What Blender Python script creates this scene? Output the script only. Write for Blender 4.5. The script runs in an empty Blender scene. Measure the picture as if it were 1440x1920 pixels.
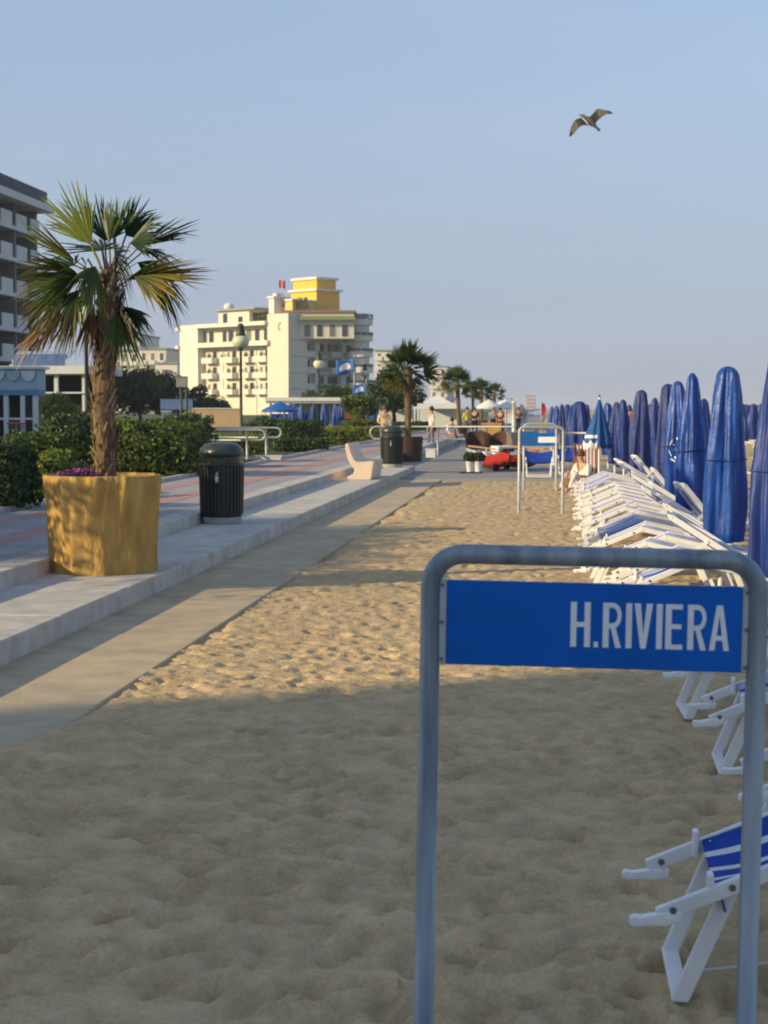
import bpy, bmesh, math, random
import numpy as np
from mathutils import Vector, Matrix
R = math.radians
random.seed(7)
rng = np.random.default_rng(11)
scene = bpy.context.scene
COL = scene.collection

# ------------------------------------------------------------------ camera, sky, sun, exposure
EYE = Vector((0.0, 0.0, 1.6)); YAW = R(5.586); PITCH = R(3.487); FPX = 3200.0
cam_data = bpy.data.cameras.new('camera')
cam_data.sensor_fit = 'HORIZONTAL'; cam_data.sensor_width = 36.0; cam_data.lens = FPX / 1440 * 36
cam_data.clip_start = 0.1; cam_data.clip_end = 9000
cam = bpy.data.objects.new('camera', cam_data); COL.objects.link(cam)
cam.location = EYE; cam.rotation_euler = (R(90) - PITCH, 0, YAW)
scene.camera = cam
cam_data.dof.use_dof = True; cam_data.dof.focus_distance = 9.0; cam_data.dof.aperture_fstop = 11.0

SUN_H = Vector((0.875, 0.485, 0)).normalized()          # horizontal direction in which the light travels
SUN_EL = R(19.5)
world = bpy.data.worlds.new('World'); scene.world = world; world.use_nodes = True
wn = world.node_tree.nodes; wl = world.node_tree.links
bg = wn['Background']
sky = wn.new('ShaderNodeTexSky'); sky.sky_type = 'NISHITA'; sky.sun_disc = False
sky.sun_elevation = SUN_EL; sky.sun_rotation = math.atan2(-SUN_H.x, -SUN_H.y)
sky.air_density = 1.0; sky.dust_density = 0.5; sky.ozone_density = 2.0; sky.altitude = 0
# hazy summer air: the dome fades to a lavender grey towards the horizon, the same all round, with faint streaks of thin cloud
tc = wn.new('ShaderNodeTexCoord'); sx = wn.new('ShaderNodeSeparateXYZ'); wl.new(tc.outputs['Generated'], sx.inputs['Vector'])
hz = wn.new('ShaderNodeMapRange'); hz.interpolation_type = 'SMOOTHERSTEP'
hz.inputs['From Min'].default_value = -0.05; hz.inputs['From Max'].default_value = 0.42; hz.inputs['To Min'].default_value = 0.92; hz.inputs['To Max'].default_value = 0.30
wl.new(sx.outputs['Z'], hz.inputs['Value'])
mp = wn.new('ShaderNodeMapping'); mp.inputs['Scale'].default_value = (1.6, 1.6, 9.0); mp.inputs['Rotation'].default_value = (0.12, 0.06, 0)
nz = wn.new('ShaderNodeTexNoise'); nz.inputs['Scale'].default_value = 2.4; nz.inputs['Detail'].default_value = 5
wl.new(tc.outputs['Generated'], mp.inputs['Vector']); wl.new(mp.outputs['Vector'], nz.inputs['Vector'])
rp = wn.new('ShaderNodeMapRange'); rp.inputs['From Min'].default_value = 0.45; rp.inputs['From Max'].default_value = 0.80
rp.inputs['To Min'].default_value = 0.0; rp.inputs['To Max'].default_value = 0.24
wl.new(nz.outputs['Fac'], rp.inputs['Value'])
mx = wn.new('ShaderNodeMix'); mx.data_type = 'RGBA'; mx.inputs['B'].default_value = (1.72, 2.00, 2.74, 1)
wl.new(hz.outputs['Result'], mx.inputs['Factor']); wl.new(sky.outputs['Color'], mx.inputs['A'])
mx2 = wn.new('ShaderNodeMix'); mx2.data_type = 'RGBA'; mx2.inputs['B'].default_value = (2.75, 2.95, 3.45, 1)
wl.new(rp.outputs['Result'], mx2.inputs['Factor']); wl.new(mx.outputs['Result'], mx2.inputs['A']); wl.new(mx2.outputs['Result'], bg.inputs['Color'])
bg.inputs['Strength'].default_value = 0.150

sun_data = bpy.data.lights.new('sun', 'SUN'); sun_data.energy = 4.1; sun_data.angle = R(0.6); sun_data.color = (1.0, 0.785, 0.45)
sun = bpy.data.objects.new('sun', sun_data); COL.objects.link(sun)
ldir = Vector((SUN_H.x * math.cos(SUN_EL), SUN_H.y * math.cos(SUN_EL), -math.sin(SUN_EL)))
sun.rotation_euler = ldir.to_track_quat('-Z', 'Y').to_euler(); sun.location = (-60, -30, 40)

vs = scene.view_settings
vs.view_transform = 'Standard'; vs.look = 'None'; vs.exposure = 0.45; vs.gamma = 1.0
scene.render.resolution_x = 768; scene.render.resolution_y = 1024
scene.cycles.filter_width = 1.9
scene.cycles.max_bounces = 6; scene.cycles.transparent_max_bounces = 8
scene.cycles.use_denoising = True

# ------------------------------------------------------------------ helpers
_r = Vector((math.cos(YAW), math.sin(YAW), 0)); _fh = Vector((-math.sin(YAW), math.cos(YAW), 0))
_f = _fh * math.cos(PITCH) + Vector((0, 0, -math.sin(PITCH))); _u = _fh * math.sin(PITCH) + Vector((0, 0, math.cos(PITCH)))
def ray(px, py): return _f + _r * ((px - 720) / FPX) + _u * ((960 - py) / FPX)
def at(px, py, Y):
    d = ray(px, py); return EYE + d * (Y / d.y)
def gnd(px, py, z=0.0):
    d = ray(px, py); return EYE + d * ((z - EYE.z) / d.z)
def px_of(p):
    d = Vector(p) - EYE; w = d.dot(_f); return 720 + FPX * d.dot(_r) / w, 960 - FPX * d.dot(_u) / w
def solve_len(c, dirv, px, hi=400):
    lo = 0.0; s = 1 if px_of(c + dirv * 1)[0] > px_of(c)[0] else -1
    for _ in range(50):
        m = (lo + hi) / 2
        if (px_of(c + dirv * m)[0] - px) * s < 0: lo = m
        else: hi = m
    return lo

def tag(o, label=None, cat=None, group=None, kind=None):
    if label: o['label'] = label
    if cat: o['category'] = cat
    if group: o['group'] = group
    if kind: o['kind'] = kind
    return o
def empty(name, loc, label=None, cat=None, group=None, rz=0.0):
    o = bpy.data.objects.new(name, None); COL.objects.link(o)
    o.location = loc; o.rotation_euler = (0, 0, rz); o.empty_display_size = 0.2
    return tag(o, label, cat, group)
def copy_tree(o, parent=None):
    c = o.copy(); COL.objects.link(c); c.parent = parent
    for ch in list(o.children): copy_tree(ch, c)
    return c

class MB:
    def __init__(s): s.v = []; s.f = []; s.m = []
    def add(s, vs_, fs, mi=0):
        b = len(s.v); s.v += [tuple(p) for p in vs_]
        for f in fs: s.f.append(tuple(i + b for i in f)); s.m.append(mi)
        return s
    def box(s, x0, x1, y0, y1, z0, z1, mi=0):
        return s.add([(x0,y0,z0),(x1,y0,z0),(x1,y1,z0),(x0,y1,z0),(x0,y0,z1),(x1,y0,z1),(x1,y1,z1),(x0,y1,z1)],
                     [(3,2,1,0),(4,5,6,7),(0,1,5,4),(1,2,6,5),(2,3,7,6),(3,0,4,7)], mi)
    def obox(s, O, u, n, u0, u1, n0, n1, z0, z1, mi=0):
        O = Vector(O); Z = Vector((0,0,1)); pts = []
        for z in (z0, z1):
            for a, b in ((u0,n0),(u1,n0),(u1,n1),(u0,n1)): pts.append(O + u*a + n*b + Z*z)
        fl = u.cross(n).z < 0
        fs = [(3,2,1,0),(4,5,6,7),(0,1,5,4),(1,2,6,5),(2,3,7,6),(3,0,4,7)]
        if fl: fs = [tuple(reversed(f)) for f in fs]
        return s.add(pts, fs, mi)
    def bar(s, p0, p1, w, h, side=None, mi=0):
        p0 = Vector(p0); p1 = Vector(p1); d = (p1-p0).normalized()
        a = Vector(side) if side is not None else Vector((0,1,0))
        a = (a - d*a.dot(d)).normalized(); b = d.cross(a)
        pts = []
        for p in (p0, p1):
            for i, j in ((-1,-1),(1,-1),(1,1),(-1,1)): pts.append(p + a*(i*w/2) + b*(j*h/2))
        return s.add(pts, [(3,2,1,0),(4,5,6,7),(0,1,5,4),(1,2,6,5),(2,3,7,6),(3,0,4,7)], mi)
    def tube(s, pts, r, seg=10, mi=0, cap=True, closed=False):
        pts = [Vector(p) for p in pts]; n = len(pts)
        rs = r if isinstance(r, (list, tuple)) else [r]*n
        vs_ = []; prev = None
        for i, p in enumerate(pts):
            if closed: d = pts[(i+1) % n] - pts[i-1]
            else: d = pts[min(i+1, n-1)] - pts[max(i-1, 0)]
            d.normalize()
            if prev is None:
                a = d.cross(Vector((0,0,1)))
                if a.length < 1e-3: a = d.cross(Vector((1,0,0)))
            else: a = prev - d*prev.dot(d)
            a.normalize(); prev = a; b = d.cross(a)
            for k in range(seg):
                t = 2*math.pi*k/seg; vs_.append(p + (a*math.cos(t) + b*math.sin(t))*rs[i])
        fs = []
        m = n if closed else n-1
        for i in range(m):
            j = (i+1) % n
            for k in range(seg):
                k2 = (k+1) % seg; fs.append((i*seg+k, j*seg+k, j*seg+k2, i*seg+k2)[::-1])
        if cap and not closed:
            fs.append(tuple(range(seg))); fs.append(tuple(reversed(range((n-1)*seg, n*seg))))
        return s.add(vs_, fs, mi)
    def lathe(s, prof, seg=24, c=(0,0,0), fn=None, mi=0, cap=True):
        vs_ = []; n = len(prof)
        for i, (r, z) in enumerate(prof):
            for k in range(seg):
                t = 2*math.pi*k/seg; rr = r if fn is None else fn(r, z, t)
                vs_.append((c[0]+rr*math.cos(t), c[1]+rr*math.sin(t), c[2]+z))
        fs = [(i*seg+k, i*seg+(k+1)%seg, (i+1)*seg+(k+1)%seg, (i+1)*seg+k) for i in range(n-1) for k in range(seg)]
        if cap: fs.append(tuple(reversed(range(seg)))); fs.append(tuple(range((n-1)*seg, n*seg)))
        return s.add(vs_, fs, mi)
    def prism(s, poly, O, a, b, n, d0, d1, mi=0):
        O = Vector(O); a = Vector(a); b = Vector(b); n = Vector(n); k = len(poly)
        vs_ = [O + a*x + b*y + n*d0 for x, y in poly] + [O + a*x + b*y + n*d1 for x, y in poly]
        fs = [tuple(reversed(range(k))), tuple(range(k, 2*k))] + [(i, (i+1)%k, k+(i+1)%k, k+i) for i in range(k)]
        if a.cross(b).dot(n) * (d1-d0) < 0: fs = [tuple(reversed(f)) for f in fs]
        return s.add(vs_, fs, mi)
    def build(s, name, mat, parent=None, smooth=False, bevel=0.0, world=False, bseg=2):
        off = Vector((0,0,0))
        if world and parent is not None:
            off = Vector(parent.location)
            if parent.parent is not None: off = off + Vector(parent.parent.location)
        me = bpy.data.meshes.new(name)
        me.from_pydata([tuple(Vector(p) - off) for p in s.v], [], s.f)
        mats = mat if isinstance(mat, (list, tuple)) else [mat]
        for m in mats: me.materials.append(m)
        if len(mats) > 1: me.polygons.foreach_set('material_index', s.m)
        if bevel > 0:
            bm = bmesh.new(); bm.from_mesh(me)
            bmesh.ops.remove_doubles(bm, verts=bm.verts, dist=1e-5)
            es = [e for e in bm.edges if len(e.link_faces) == 2 and e.calc_face_angle(0) > R(30)]
            bmesh.ops.bevel(bm, geom=es, offset=bevel, segments=bseg, profile=0.5, affect='EDGES', clamp_overlap=True)
            bm.to_mesh(me); bm.free()
        if smooth: me.shade_smooth()
        me.update()
        o = bpy.data.objects.new(name, me); COL.objects.link(o)
        if parent is not None: o.parent = parent
        return o

def np_mesh(name, verts, quads, mat, parent=None, smooth=False, col=None):
    me = bpy.data.meshes.new(name)
    nv = len(verts); nf = len(quads); k = quads.shape[1]
    me.vertices.add(nv); me.vertices.foreach_set('co', np.ascontiguousarray(verts, dtype=np.float32).ravel())
    me.loops.add(nf*k); me.loops.foreach_set('vertex_index', np.ascontiguousarray(quads, dtype=np.int32).ravel())
    me.polygons.add(nf); me.polygons.foreach_set('loop_start', np.arange(0, nf*k, k, dtype=np.int32))
    me.polygons.foreach_set('loop_total', np.full(nf, k, dtype=np.int32))
    me.update(calc_edges=True); me.validate()
    for m in (mat if isinstance(mat, (list, tuple)) else [mat]): me.materials.append(m)
    if smooth: me.shade_smooth()
    if col is not None:
        ca = me.color_attributes.new('Col', 'FLOAT_COLOR', 'POINT')
        ca.data.foreach_set('color', np.ascontiguousarray(col, dtype=np.float32).ravel())
    o = bpy.data.objects.new(name, me); COL.objects.link(o)
    if parent is not None: o.parent = parent
    return o

# ------------------------------------------------------------------ materials
def nodes_of(m): return m.node_tree.nodes, m.node_tree.links
def mat(name, col, rough=0.6, var=0.12, scale=6.0, bump=0.0, bscale=40.0, metal=0.0, spec=0.4, stretch=(1,1,1), col2=None, coat=0.0, bdist=0.01, detail=4):
    m = bpy.data.materials.new(name); m.use_nodes = True
    n, l = nodes_of(m); b = n['Principled BSDF']
    b.inputs['Roughness'].default_value = rough; b.inputs['Metallic'].default_value = metal
    b.inputs['Specular IOR Level'].default_value = spec; b.inputs['Coat Weight'].default_value = coat
    t = n.new('ShaderNodeTexCoord'); mp_ = n.new('ShaderNodeMapping'); mp_.inputs['Scale'].default_value = stretch
    l.new(t.outputs['Object'], mp_.inputs['Vector'])
    no = n.new('ShaderNodeTexNoise'); no.inputs['Scale'].default_value = scale; no.inputs['Detail'].default_value = detail
    l.new(mp_.outputs['Vector'], no.inputs['Vector'])
    cr = n.new('ShaderNodeValToRGB'); cr.color_ramp.elements[0].position = 0.3; cr.color_ramp.elements[1].position = 0.7
    c2 = col2 if col2 else tuple(min(1, c*(1+var)) for c in col); c1 = col if col2 else tuple(c*(1-var) for c in col)
    cr.color_ramp.elements[0].color = (*c1, 1); cr.color_ramp.elements[1].color = (*c2, 1)
    l.new(no.outputs['Fac'], cr.inputs['Fac']); l.new(cr.outputs['Color'], b.inputs['Base Color'])
    if bump > 0:
        n2 = n.new('ShaderNodeTexNoise'); n2.inputs['Scale'].default_value = bscale; n2.inputs['Detail'].default_value = 5
        l.new(mp_.outputs['Vector'], n2.inputs['Vector'])
        bp = n.new('ShaderNodeBump'); bp.inputs['Strength'].default_value = bump; bp.inputs['Distance'].default_value = bdist
        l.new(n2.outputs['Fac'], bp.inputs['Height']); l.new(bp.outputs['Normal'], b.inputs['Normal'])
    return m
def leafmat(name, c1, c2, trans=0.3, attr=False, rough=0.5):
    m = bpy.data.materials.new(name); m.use_nodes = True
    n, l = nodes_of(m); b = n['Principled BSDF']; out = n['Material Output']
    b.inputs['Roughness'].default_value = rough; b.inputs['Specular IOR Level'].default_value = 0.35
    if attr:
        a = n.new('ShaderNodeAttribute'); a.attribute_name = 'Col'; src = a.outputs['Color']
    else:
        g = n.new('ShaderNodeNewGeometry'); cr = n.new('ShaderNodeValToRGB')
        cr.color_ramp.elements[0].color = (*c1, 1); cr.color_ramp.elements[1].color = (*c2, 1)
        l.new(g.outputs['Random Per Island'], cr.inputs['Fac']); src = cr.outputs['Color']
    l.new(src, b.inputs['Base Color'])
    tr = n.new('ShaderNodeBsdfTranslucent'); l.new(src, tr.inputs['Color'])
    ms = n.new('ShaderNodeMixShader'); ms.inputs['Fac'].default_value = trans
    l.new(b.outputs['BSDF'], ms.inputs[1]); l.new(tr.outputs['BSDF'], ms.inputs[2]); l.new(ms.outputs['Shader'], out.inputs['Surface'])
    return m

M = {}
M['sand'] = mat('sand', (0.498,0.368,0.203), 0.95, scale=2.6, bump=0.6, bscale=34, spec=0.1, col2=(0.628,0.464,0.262), bdist=0.015, detail=9)
def speckle(m, amt, scale):          # fine grain on top of the broad colour variation
    n, l = nodes_of(m); b = n['Principled BSDF']; src = b.inputs['Base Color'].links[0].from_socket
    t = n.new('ShaderNodeTexCoord'); no = n.new('ShaderNodeTexNoise'); no.inputs['Scale'].default_value = scale; no.inputs['Detail'].default_value = 3; l.new(t.outputs['Object'], no.inputs['Vector'])
    mr = n.new('ShaderNodeMapRange'); mr.inputs['From Min'].default_value = 0.3; mr.inputs['From Max'].default_value = 0.7; mr.inputs['To Min'].default_value = 1-amt; mr.inputs['To Max'].default_value = 1+amt*0.6; l.new(no.outputs['Fac'], mr.inputs['Value'])
    mu = n.new('ShaderNodeMix'); mu.data_type = 'RGBA'; mu.blend_type = 'MULTIPLY'; mu.inputs['Factor'].default_value = 1.0
    l.new(src, mu.inputs['A']); l.new(mr.outputs['Result'], mu.inputs['B']); l.new(mu.outputs['Result'], b.inputs['Base Color'])
speckle(M['sand'], 0.14, 75); speckle(M['sand'], 0.15, 8)
M['concrete'] = mat('concrete', (0.44,0.365,0.255), 0.9, scale=1.3, bump=0.3, bscale=50, spec=0.15, col2=(0.56,0.44,0.28), detail=10)
M['kerb'] = mat('kerb_stone', (0.48,0.44,0.38), 0.85, scale=1.8, bump=0.25, bscale=60, spec=0.2, col2=(0.60,0.565,0.50), detail=9)
speckle(M['kerb'], 0.16, 5); speckle(M['concrete'], 0.16, 4)
M['galv'] = mat('galvanised_steel', (0.15,0.19,0.23), 0.5, scale=22, bump=0.25, bscale=80, metal=0.4, spec=0.5, stretch=(1,1,0.10), col2=(0.38,0.43,0.47), detail=9)
M['galv2'] = mat('pale_steel', (0.42,0.43,0.41), 0.5, scale=10, metal=0.35, var=0.15)
M['blue'] = mat('sign_blue', (0.002,0.125,0.53), 0.5, var=0.16, scale=5, spec=0.2)
M['blue2'] = mat('sign_blue_faded', (0.014,0.11,0.38), 0.5, var=0.08, scale=5)
M['letter'] = mat('letter_white', (0.86,0.87,0.88), 0.5, var=0.05, scale=20)
M['plate_grey'] = mat('plate_grey', (0.50,0.53,0.54), 0.5, var=0.1, scale=12)
M['bolt'] = mat('bolt', (0.18,0.18,0.19), 0.45, metal=0.8)
M['plastic'] = mat('white_plastic', (0.82,0.82,0.79), 0.38, var=0.06, scale=5, spec=0.5, bump=0.05, bscale=30)
M['alu'] = mat('white_rail', (0.78,0.78,0.76), 0.4, var=0.08, scale=6, spec=0.5)
M['fab_blue'] = mat('fabric_blue', (0.015,0.055,0.33), 0.8, var=0.15, scale=14, bump=0.2, bscale=200, spec=0.2, bdist=0.003)
M['fab_white'] = mat('fabric_white', (0.68,0.69,0.70), 0.85, var=0.06, scale=14, bump=0.2, bscale=200, spec=0.2, bdist=0.003)
M['fab_pale'] = mat('fabric_pale', (0.33,0.37,0.54), 0.85, var=0.08, scale=14, bump=0.2, bscale=200, spec=0.2, bdist=0.003)
M['ochre'] = mat('ochre_bark', (0.36,0.215,0.065), 0.85, scale=9, bump=1.0, bscale=17, stretch=(1,1,0.42), col2=(0.58,0.37,0.12), bdist=0.03, detail=10, spec=0.15)
M['soil'] = mat('soil', (0.05,0.035,0.022), 0.95, var=0.3, scale=20, bump=0.6, bscale=50)
M['bin'] = mat('bin_black', (0.022,0.024,0.023), 0.42, var=0.2, scale=6, spec=0.5)
M['binlid'] = mat('bin_lid', (0.035,0.045,0.035), 0.32, var=0.2, scale=8, spec=0.5)
M['binbase'] = mat('bin_base', (0.33,0.34,0.30), 0.8, var=0.1, scale=8)
M['bench'] = mat('bench_stone', (0.76,0.60,0.46), 0.8, var=0.08, scale=4, bump=0.15, bscale=60)
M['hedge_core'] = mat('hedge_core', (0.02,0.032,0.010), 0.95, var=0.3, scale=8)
M['bark'] = mat('bark', (0.09,0.06,0.04), 0.9, var=0.3, scale=10, bump=0.7, bscale=20, stretch=(1,1,0.3))
M['fibre'] = mat('palm_fibre', (0.085,0.058,0.032), 0.95, scale=14, bump=0.9, bscale=40, stretch=(1,1,0.25), col2=(0.23,0.155,0.085), bdist=0.02)
M['flake'] = leafmat('palm_flake', (0.06,0.04,0.022), (0.36,0.26,0.15), 0.05)
M['frond'] = leafmat('palm_frond', None, None, 0.38, attr=True, rough=0.42)
M['leaf_dark'] = leafmat('leaf_dark', (0.022,0.045,0.013), (0.075,0.125,0.034), 0.25)
M['leaf_mid'] = leafmat('leaf_mid', (0.035,0.075,0.012), (0.17,0.22,0.04), 0.3)
M['leaf_bright'] = leafmat('leaf_bright', (0.09,0.14,0.018), (0.28,0.32,0.05), 0.35)
M['leaf_yellow'] = leafmat('leaf_yellow', (0.12,0.15,0.012), (0.33,0.30,0.04), 0.35)
M['grass'] = leafmat('grass', (0.03,0.08,0.012), (0.09,0.17,0.03), 0.3)
M['flower'] = leafmat('flower', (0.13,0.03,0.14), (0.35,0.10,0.30), 0.3)
M['cream'] = mat('cream_render', (0.69,0.635,0.51), 0.9, var=0.05, scale=0.4, spec=0.2)
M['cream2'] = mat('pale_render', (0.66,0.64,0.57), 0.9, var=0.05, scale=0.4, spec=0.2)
M['white_wall'] = mat('white_wall', (0.74,0.69,0.59), 0.9, var=0.04, scale=0.5, spec=0.2)
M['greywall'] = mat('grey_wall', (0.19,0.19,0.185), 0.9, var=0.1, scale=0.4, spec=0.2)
M['beigewall'] = mat('beige_wall', (0.46,0.33,0.20), 0.9, var=0.08, scale=1.0, spec=0.2)
M['yellow'] = mat('yellow_render', (0.78,0.48,0.07), 0.9, var=0.05, scale=0.5, spec=0.2)
M['yellow2'] = mat('pale_yellow_render', (0.66,0.55,0.16), 0.9, var=0.05, scale=0.5, spec=0.2)
M['glass'] = mat('window_glass', (0.035,0.045,0.055), 0.15, var=0.3, scale=0.6, spec=0.6)
M['darkglass'] = mat('dark_glass', (0.02,0.03,0.05), 0.5, spec=0.2)
M['darkroom'] = mat('recess_shade', (0.035,0.033,0.03), 0.9, var=0.2, scale=1)  # near-black colour standing in for the shade inside rooms and recesses
M['shutter'] = mat('shutter', (0.16,0.17,0.16), 0.7, var=0.15, scale=2)
M['balc'] = mat('balcony_panel', (0.62,0.63,0.60), 0.7, var=0.06, scale=1)
M['balc_cream'] = mat('balcony_cream', (0.72,0.68,0.57), 0.8, var=0.06, scale=1)
M['roofgrey'] = mat('roof_grey', (0.30,0.30,0.29), 0.8, var=0.1, scale=1)
M['terracotta'] = mat('terracotta', (0.36,0.16,0.10), 0.85, var=0.15, scale=2)
M['greenawn'] = mat('green_awning', (0.22,0.28,0.09), 0.8, var=0.1, scale=2)
M['blueawn'] = mat('blue_awning', (0.08,0.14,0.30), 0.7, var=0.1, scale=2)
M['paleblue'] = mat('pale_blue_paint', (0.34,0.45,0.52), 0.6, var=0.06, scale=2)
M['palewhite'] = mat('white_paint', (0.60,0.66,0.68), 0.6, var=0.05, scale=2)
M['navy'] = mat('navy_cover', (0.008,0.032,0.19), 0.5, var=0.35, scale=9, stretch=(1,1,0.25), spec=0.4, bump=0.35, bscale=16, bdist=0.02)
M['purple'] = mat('faded_navy_cover', (0.011,0.030,0.155), 0.55, scale=7, stretch=(1,1,0.3), spec=0.4, col2=(0.036,0.050,0.185), bump=0.8, bscale=18, bdist=0.02)
M['royal'] = mat('royal_blue_cover', (0.010,0.062,0.30), 0.40, var=0.35, scale=7, stretch=(1,1,0.3), spec=0.4, coat=0.0, bump=0.7, bscale=12, bdist=0.03)
M['teal'] = mat('teal_canvas', (0.005,0.075,0.26), 0.7, var=0.15, scale=6)
M['orange'] = mat('orange_canvas', (0.62,0.17,0.06), 0.7, var=0.12, scale=6)
M['red'] = mat('red_paint', (0.40,0.035,0.028), 0.4, var=0.1, scale=3)
M['limefab'] = mat('lime_fabric', (0.50,0.52,0.03), 0.8, var=0.1, scale=5)
M['tent'] = mat('tent_white', (0.70,0.70,0.68), 0.8, var=0.05, scale=2)
M['lamp_metal'] = mat('lamp_metal', (0.06,0.07,0.055), 0.5, var=0.2, scale=5, metal=0.3)
M['globe'] = mat('lamp_globe', (0.60,0.64,0.42), 0.35, var=0.05, scale=3, spec=0.5)
M['skin'] = mat('skin', (0.55,0.30,0.19), 0.6, var=0.06, scale=8)
M['hair_d'] = mat('dark_hair', (0.02,0.014,0.01), 0.6, var=0.2, scale=30)
M['hair_b'] = mat('brown_hair', (0.12,0.055,0.025), 0.6, var=0.2, scale=30)
def cloth(name, c): 
    if name not in M: M[name] = mat(name, c, 0.85, var=0.1, scale=10, spec=0.15)
    return M[name]
M['gull'] = mat('gull_grey', (0.12,0.11,0.085), 0.8, var=0.2, scale=14)
M['gull_tip'] = mat('gull_dark', (0.02,0.02,0.022), 0.8, var=0.2, scale=14)
M['gull_white'] = mat('gull_white', (0.75,0.74,0.68), 0.8, var=0.05, scale=14)
M['wicker'] = mat('wicker', (0.07,0.035,0.025), 0.8, var=0.3, scale=20, bump=0.4, bscale=60)
M['rubber'] = mat('rubber', (0.015,0.015,0.016), 0.8)
M['sea'] = mat('sea_water', (0.03,0.09,0.12), 0.12, var=0.2, scale=0.05, bump=0.4, bscale=1.2, bdist=0.2)

def paving_mat():
    m = bpy.data.materials.new('paving'); m.use_nodes = True; n, l = nodes_of(m); b = n['Principled BSDF']
    b.inputs['Roughness'].default_value = 0.85; b.inputs['Specular IOR Level'].default_value = 0.25
    t = n.new('ShaderNodeTexCoord'); br = n.new('ShaderNodeTexBrick')
    br.inputs['Scale'].default_value = 1.0; br.inputs['Brick Width'].default_value = 0.4; br.inputs['Row Height'].default_value = 0.4
    br.inputs['Mortar Size'].default_value = 0.006; br.offset = 0.0
    br.inputs['Color1'].default_value = (0.36,0.34,0.34,1); br.inputs['Color2'].default_value = (0.42,0.39,0.38,1); br.inputs['Mortar'].default_value = (0.22,0.21,0.20,1)
    l.new(t.outputs['Object'], br.inputs['Vector'])
    no = n.new('ShaderNodeTexNoise'); no.inputs['Scale'].default_value = 0.9; no.inputs['Detail'].default_value = 6; l.new(t.outputs['Object'], no.inputs['Vector'])
    hs = n.new('ShaderNodeMix'); hs.data_type = 'RGBA'; hs.blend_type = 'MULTIPLY'; hs.inputs['Factor'].default_value = 0.5
    l.new(br.outputs['Color'], hs.inputs['A']); l.new(no.outputs['Color'], hs.inputs['B'])
    mr = n.new('ShaderNodeMapRange'); mr.inputs['To Min'].default_value = 0.75; mr.inputs['To Max'].default_value = 1.2
    l.new(no.outputs['Fac'], mr.inputs['Value'])
    mu = n.new('ShaderNodeMix'); mu.data_type = 'RGBA'; mu.blend_type = 'MULTIPLY'; mu.inputs['Factor'].default_value = 1.0
    l.new(br.outputs['Color'], mu.inputs['A']); l.new(mr.outputs['Result'], mu.inputs['B']); l.new(mu.outputs['Result'], b.inputs['Base Color'])
    return m
M['paving'] = paving_mat()
M['pinkpave'] = mat('pink_paving', (0.44,0.24,0.20), 0.85, scale=2.5, col2=(0.50,0.31,0.26), spec=0.25, bump=0.15, bscale=30)
M['asphalt'] = mat('grey_plaza', (0.25,0.245,0.235), 0.9, scale=1.2, col2=(0.31,0.30,0.285), spec=0.2, bump=0.2, bscale=40, detail=8)
M['lawn'] = mat('lawn', (0.05,0.075,0.02), 0.95, scale=3, col2=(0.09,0.12,0.035), bump=0.5, bscale=40)

# ------------------------------------------------------------------ the setting
def vnoise(x, y, sc, seed):
    g = np.random.default_rng(seed).random((257, 257))
    u = x / sc + 1000.0; v = y / sc + 1000.0
    iu = np.floor(u).astype(int); iv = np.floor(v).astype(int); fu = u - iu; fv = v - iv
    fu = fu*fu*(3-2*fu); fv = fv*fv*(3-2*fv)
    a = g[iu % 256, iv % 256]; b = g[(iu+1) % 256, iv % 256]; c = g[iu % 256, (iv+1) % 256]; d = g[(iu+1) % 256, (iv+1) % 256]
    return (a*(1-fu) + b*fu)*(1-fv) + (c*(1-fu) + d*fu)*fv - 0.5

STRIP_X = -2.42; KERB_X = -3.38; STEP_X = -4.36; PROM_X = -6.87
KZ = 0.16; PZ = 0.29; STRIP_Z = 0.006
xs = np.concatenate([np.arange(-3.36, 3.0, 0.022), np.arange(3.0, 9.0, 0.1), np.array([9,10,12,15,20,30,45,70,120,200,400.])])
ysg = np.concatenate([np.array([-60,-30,-15,-6,-2,0,2.0,3.0]), np.arange(3.4, 12, 0.024), np.arange(12, 30, 0.05), np.arange(30, 62, 0.2),
                      np.array([62,65,70,80,95,120,160,220,320,500,800,1300,2200,4000.])])
X2, Y2 = np.meshgrid(xs, ysg, indexing='ij')
near = np.clip((30 - Y2)/25, 0.25, 1.0)
H = (vnoise(X2, Y2, 1.5, 1)*0.030 + vnoise(X2, Y2, 0.35, 2)*0.008 + vnoise(X2, Y2, 0.12, 3)*0.007 + vnoise(X2, Y2, 0.055, 4)*0.005)
fr = np.random.default_rng(5)
for i in range(6500):                                       # footprints trodden into the sand
    fx = fr.uniform(-2.4, 3.0); fy = 3.4 + 34*fr.random()**1.5
    big = fr.random() < 0.12; L = fr.uniform(0.09, 0.13) if big else fr.uniform(0.045, 0.085); W = fr.uniform(0.045, 0.06) if big else fr.uniform(0.032, 0.055)
    an = fr.normal(1.0, 0.9); dp = fr.uniform(0.008, 0.026)*(1.6 if fy < 8.5 else 0.85)
    i0, i1 = np.searchsorted(xs, [fx-0.34, fx+0.34]); j0, j1 = np.searchsorted(ysg, [fy-0.34, fy+0.34])
    if i1-i0 < 2 or j1-j0 < 2: continue
    dx = X2[i0:i1, j0:j1]-fx; dy = Y2[i0:i1, j0:j1]-fy; ca, sa = math.cos(an), math.sin(an)
    q = ((dx*ca+dy*sa)/L)**2 + ((-dx*sa+dy*ca)/W)**2
    H[i0:i1, j0:j1] += -dp*np.exp(-q**2.2) + 0.16*dp*np.exp(-((np.sqrt(q)-1.4)/0.35)**2)
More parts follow.
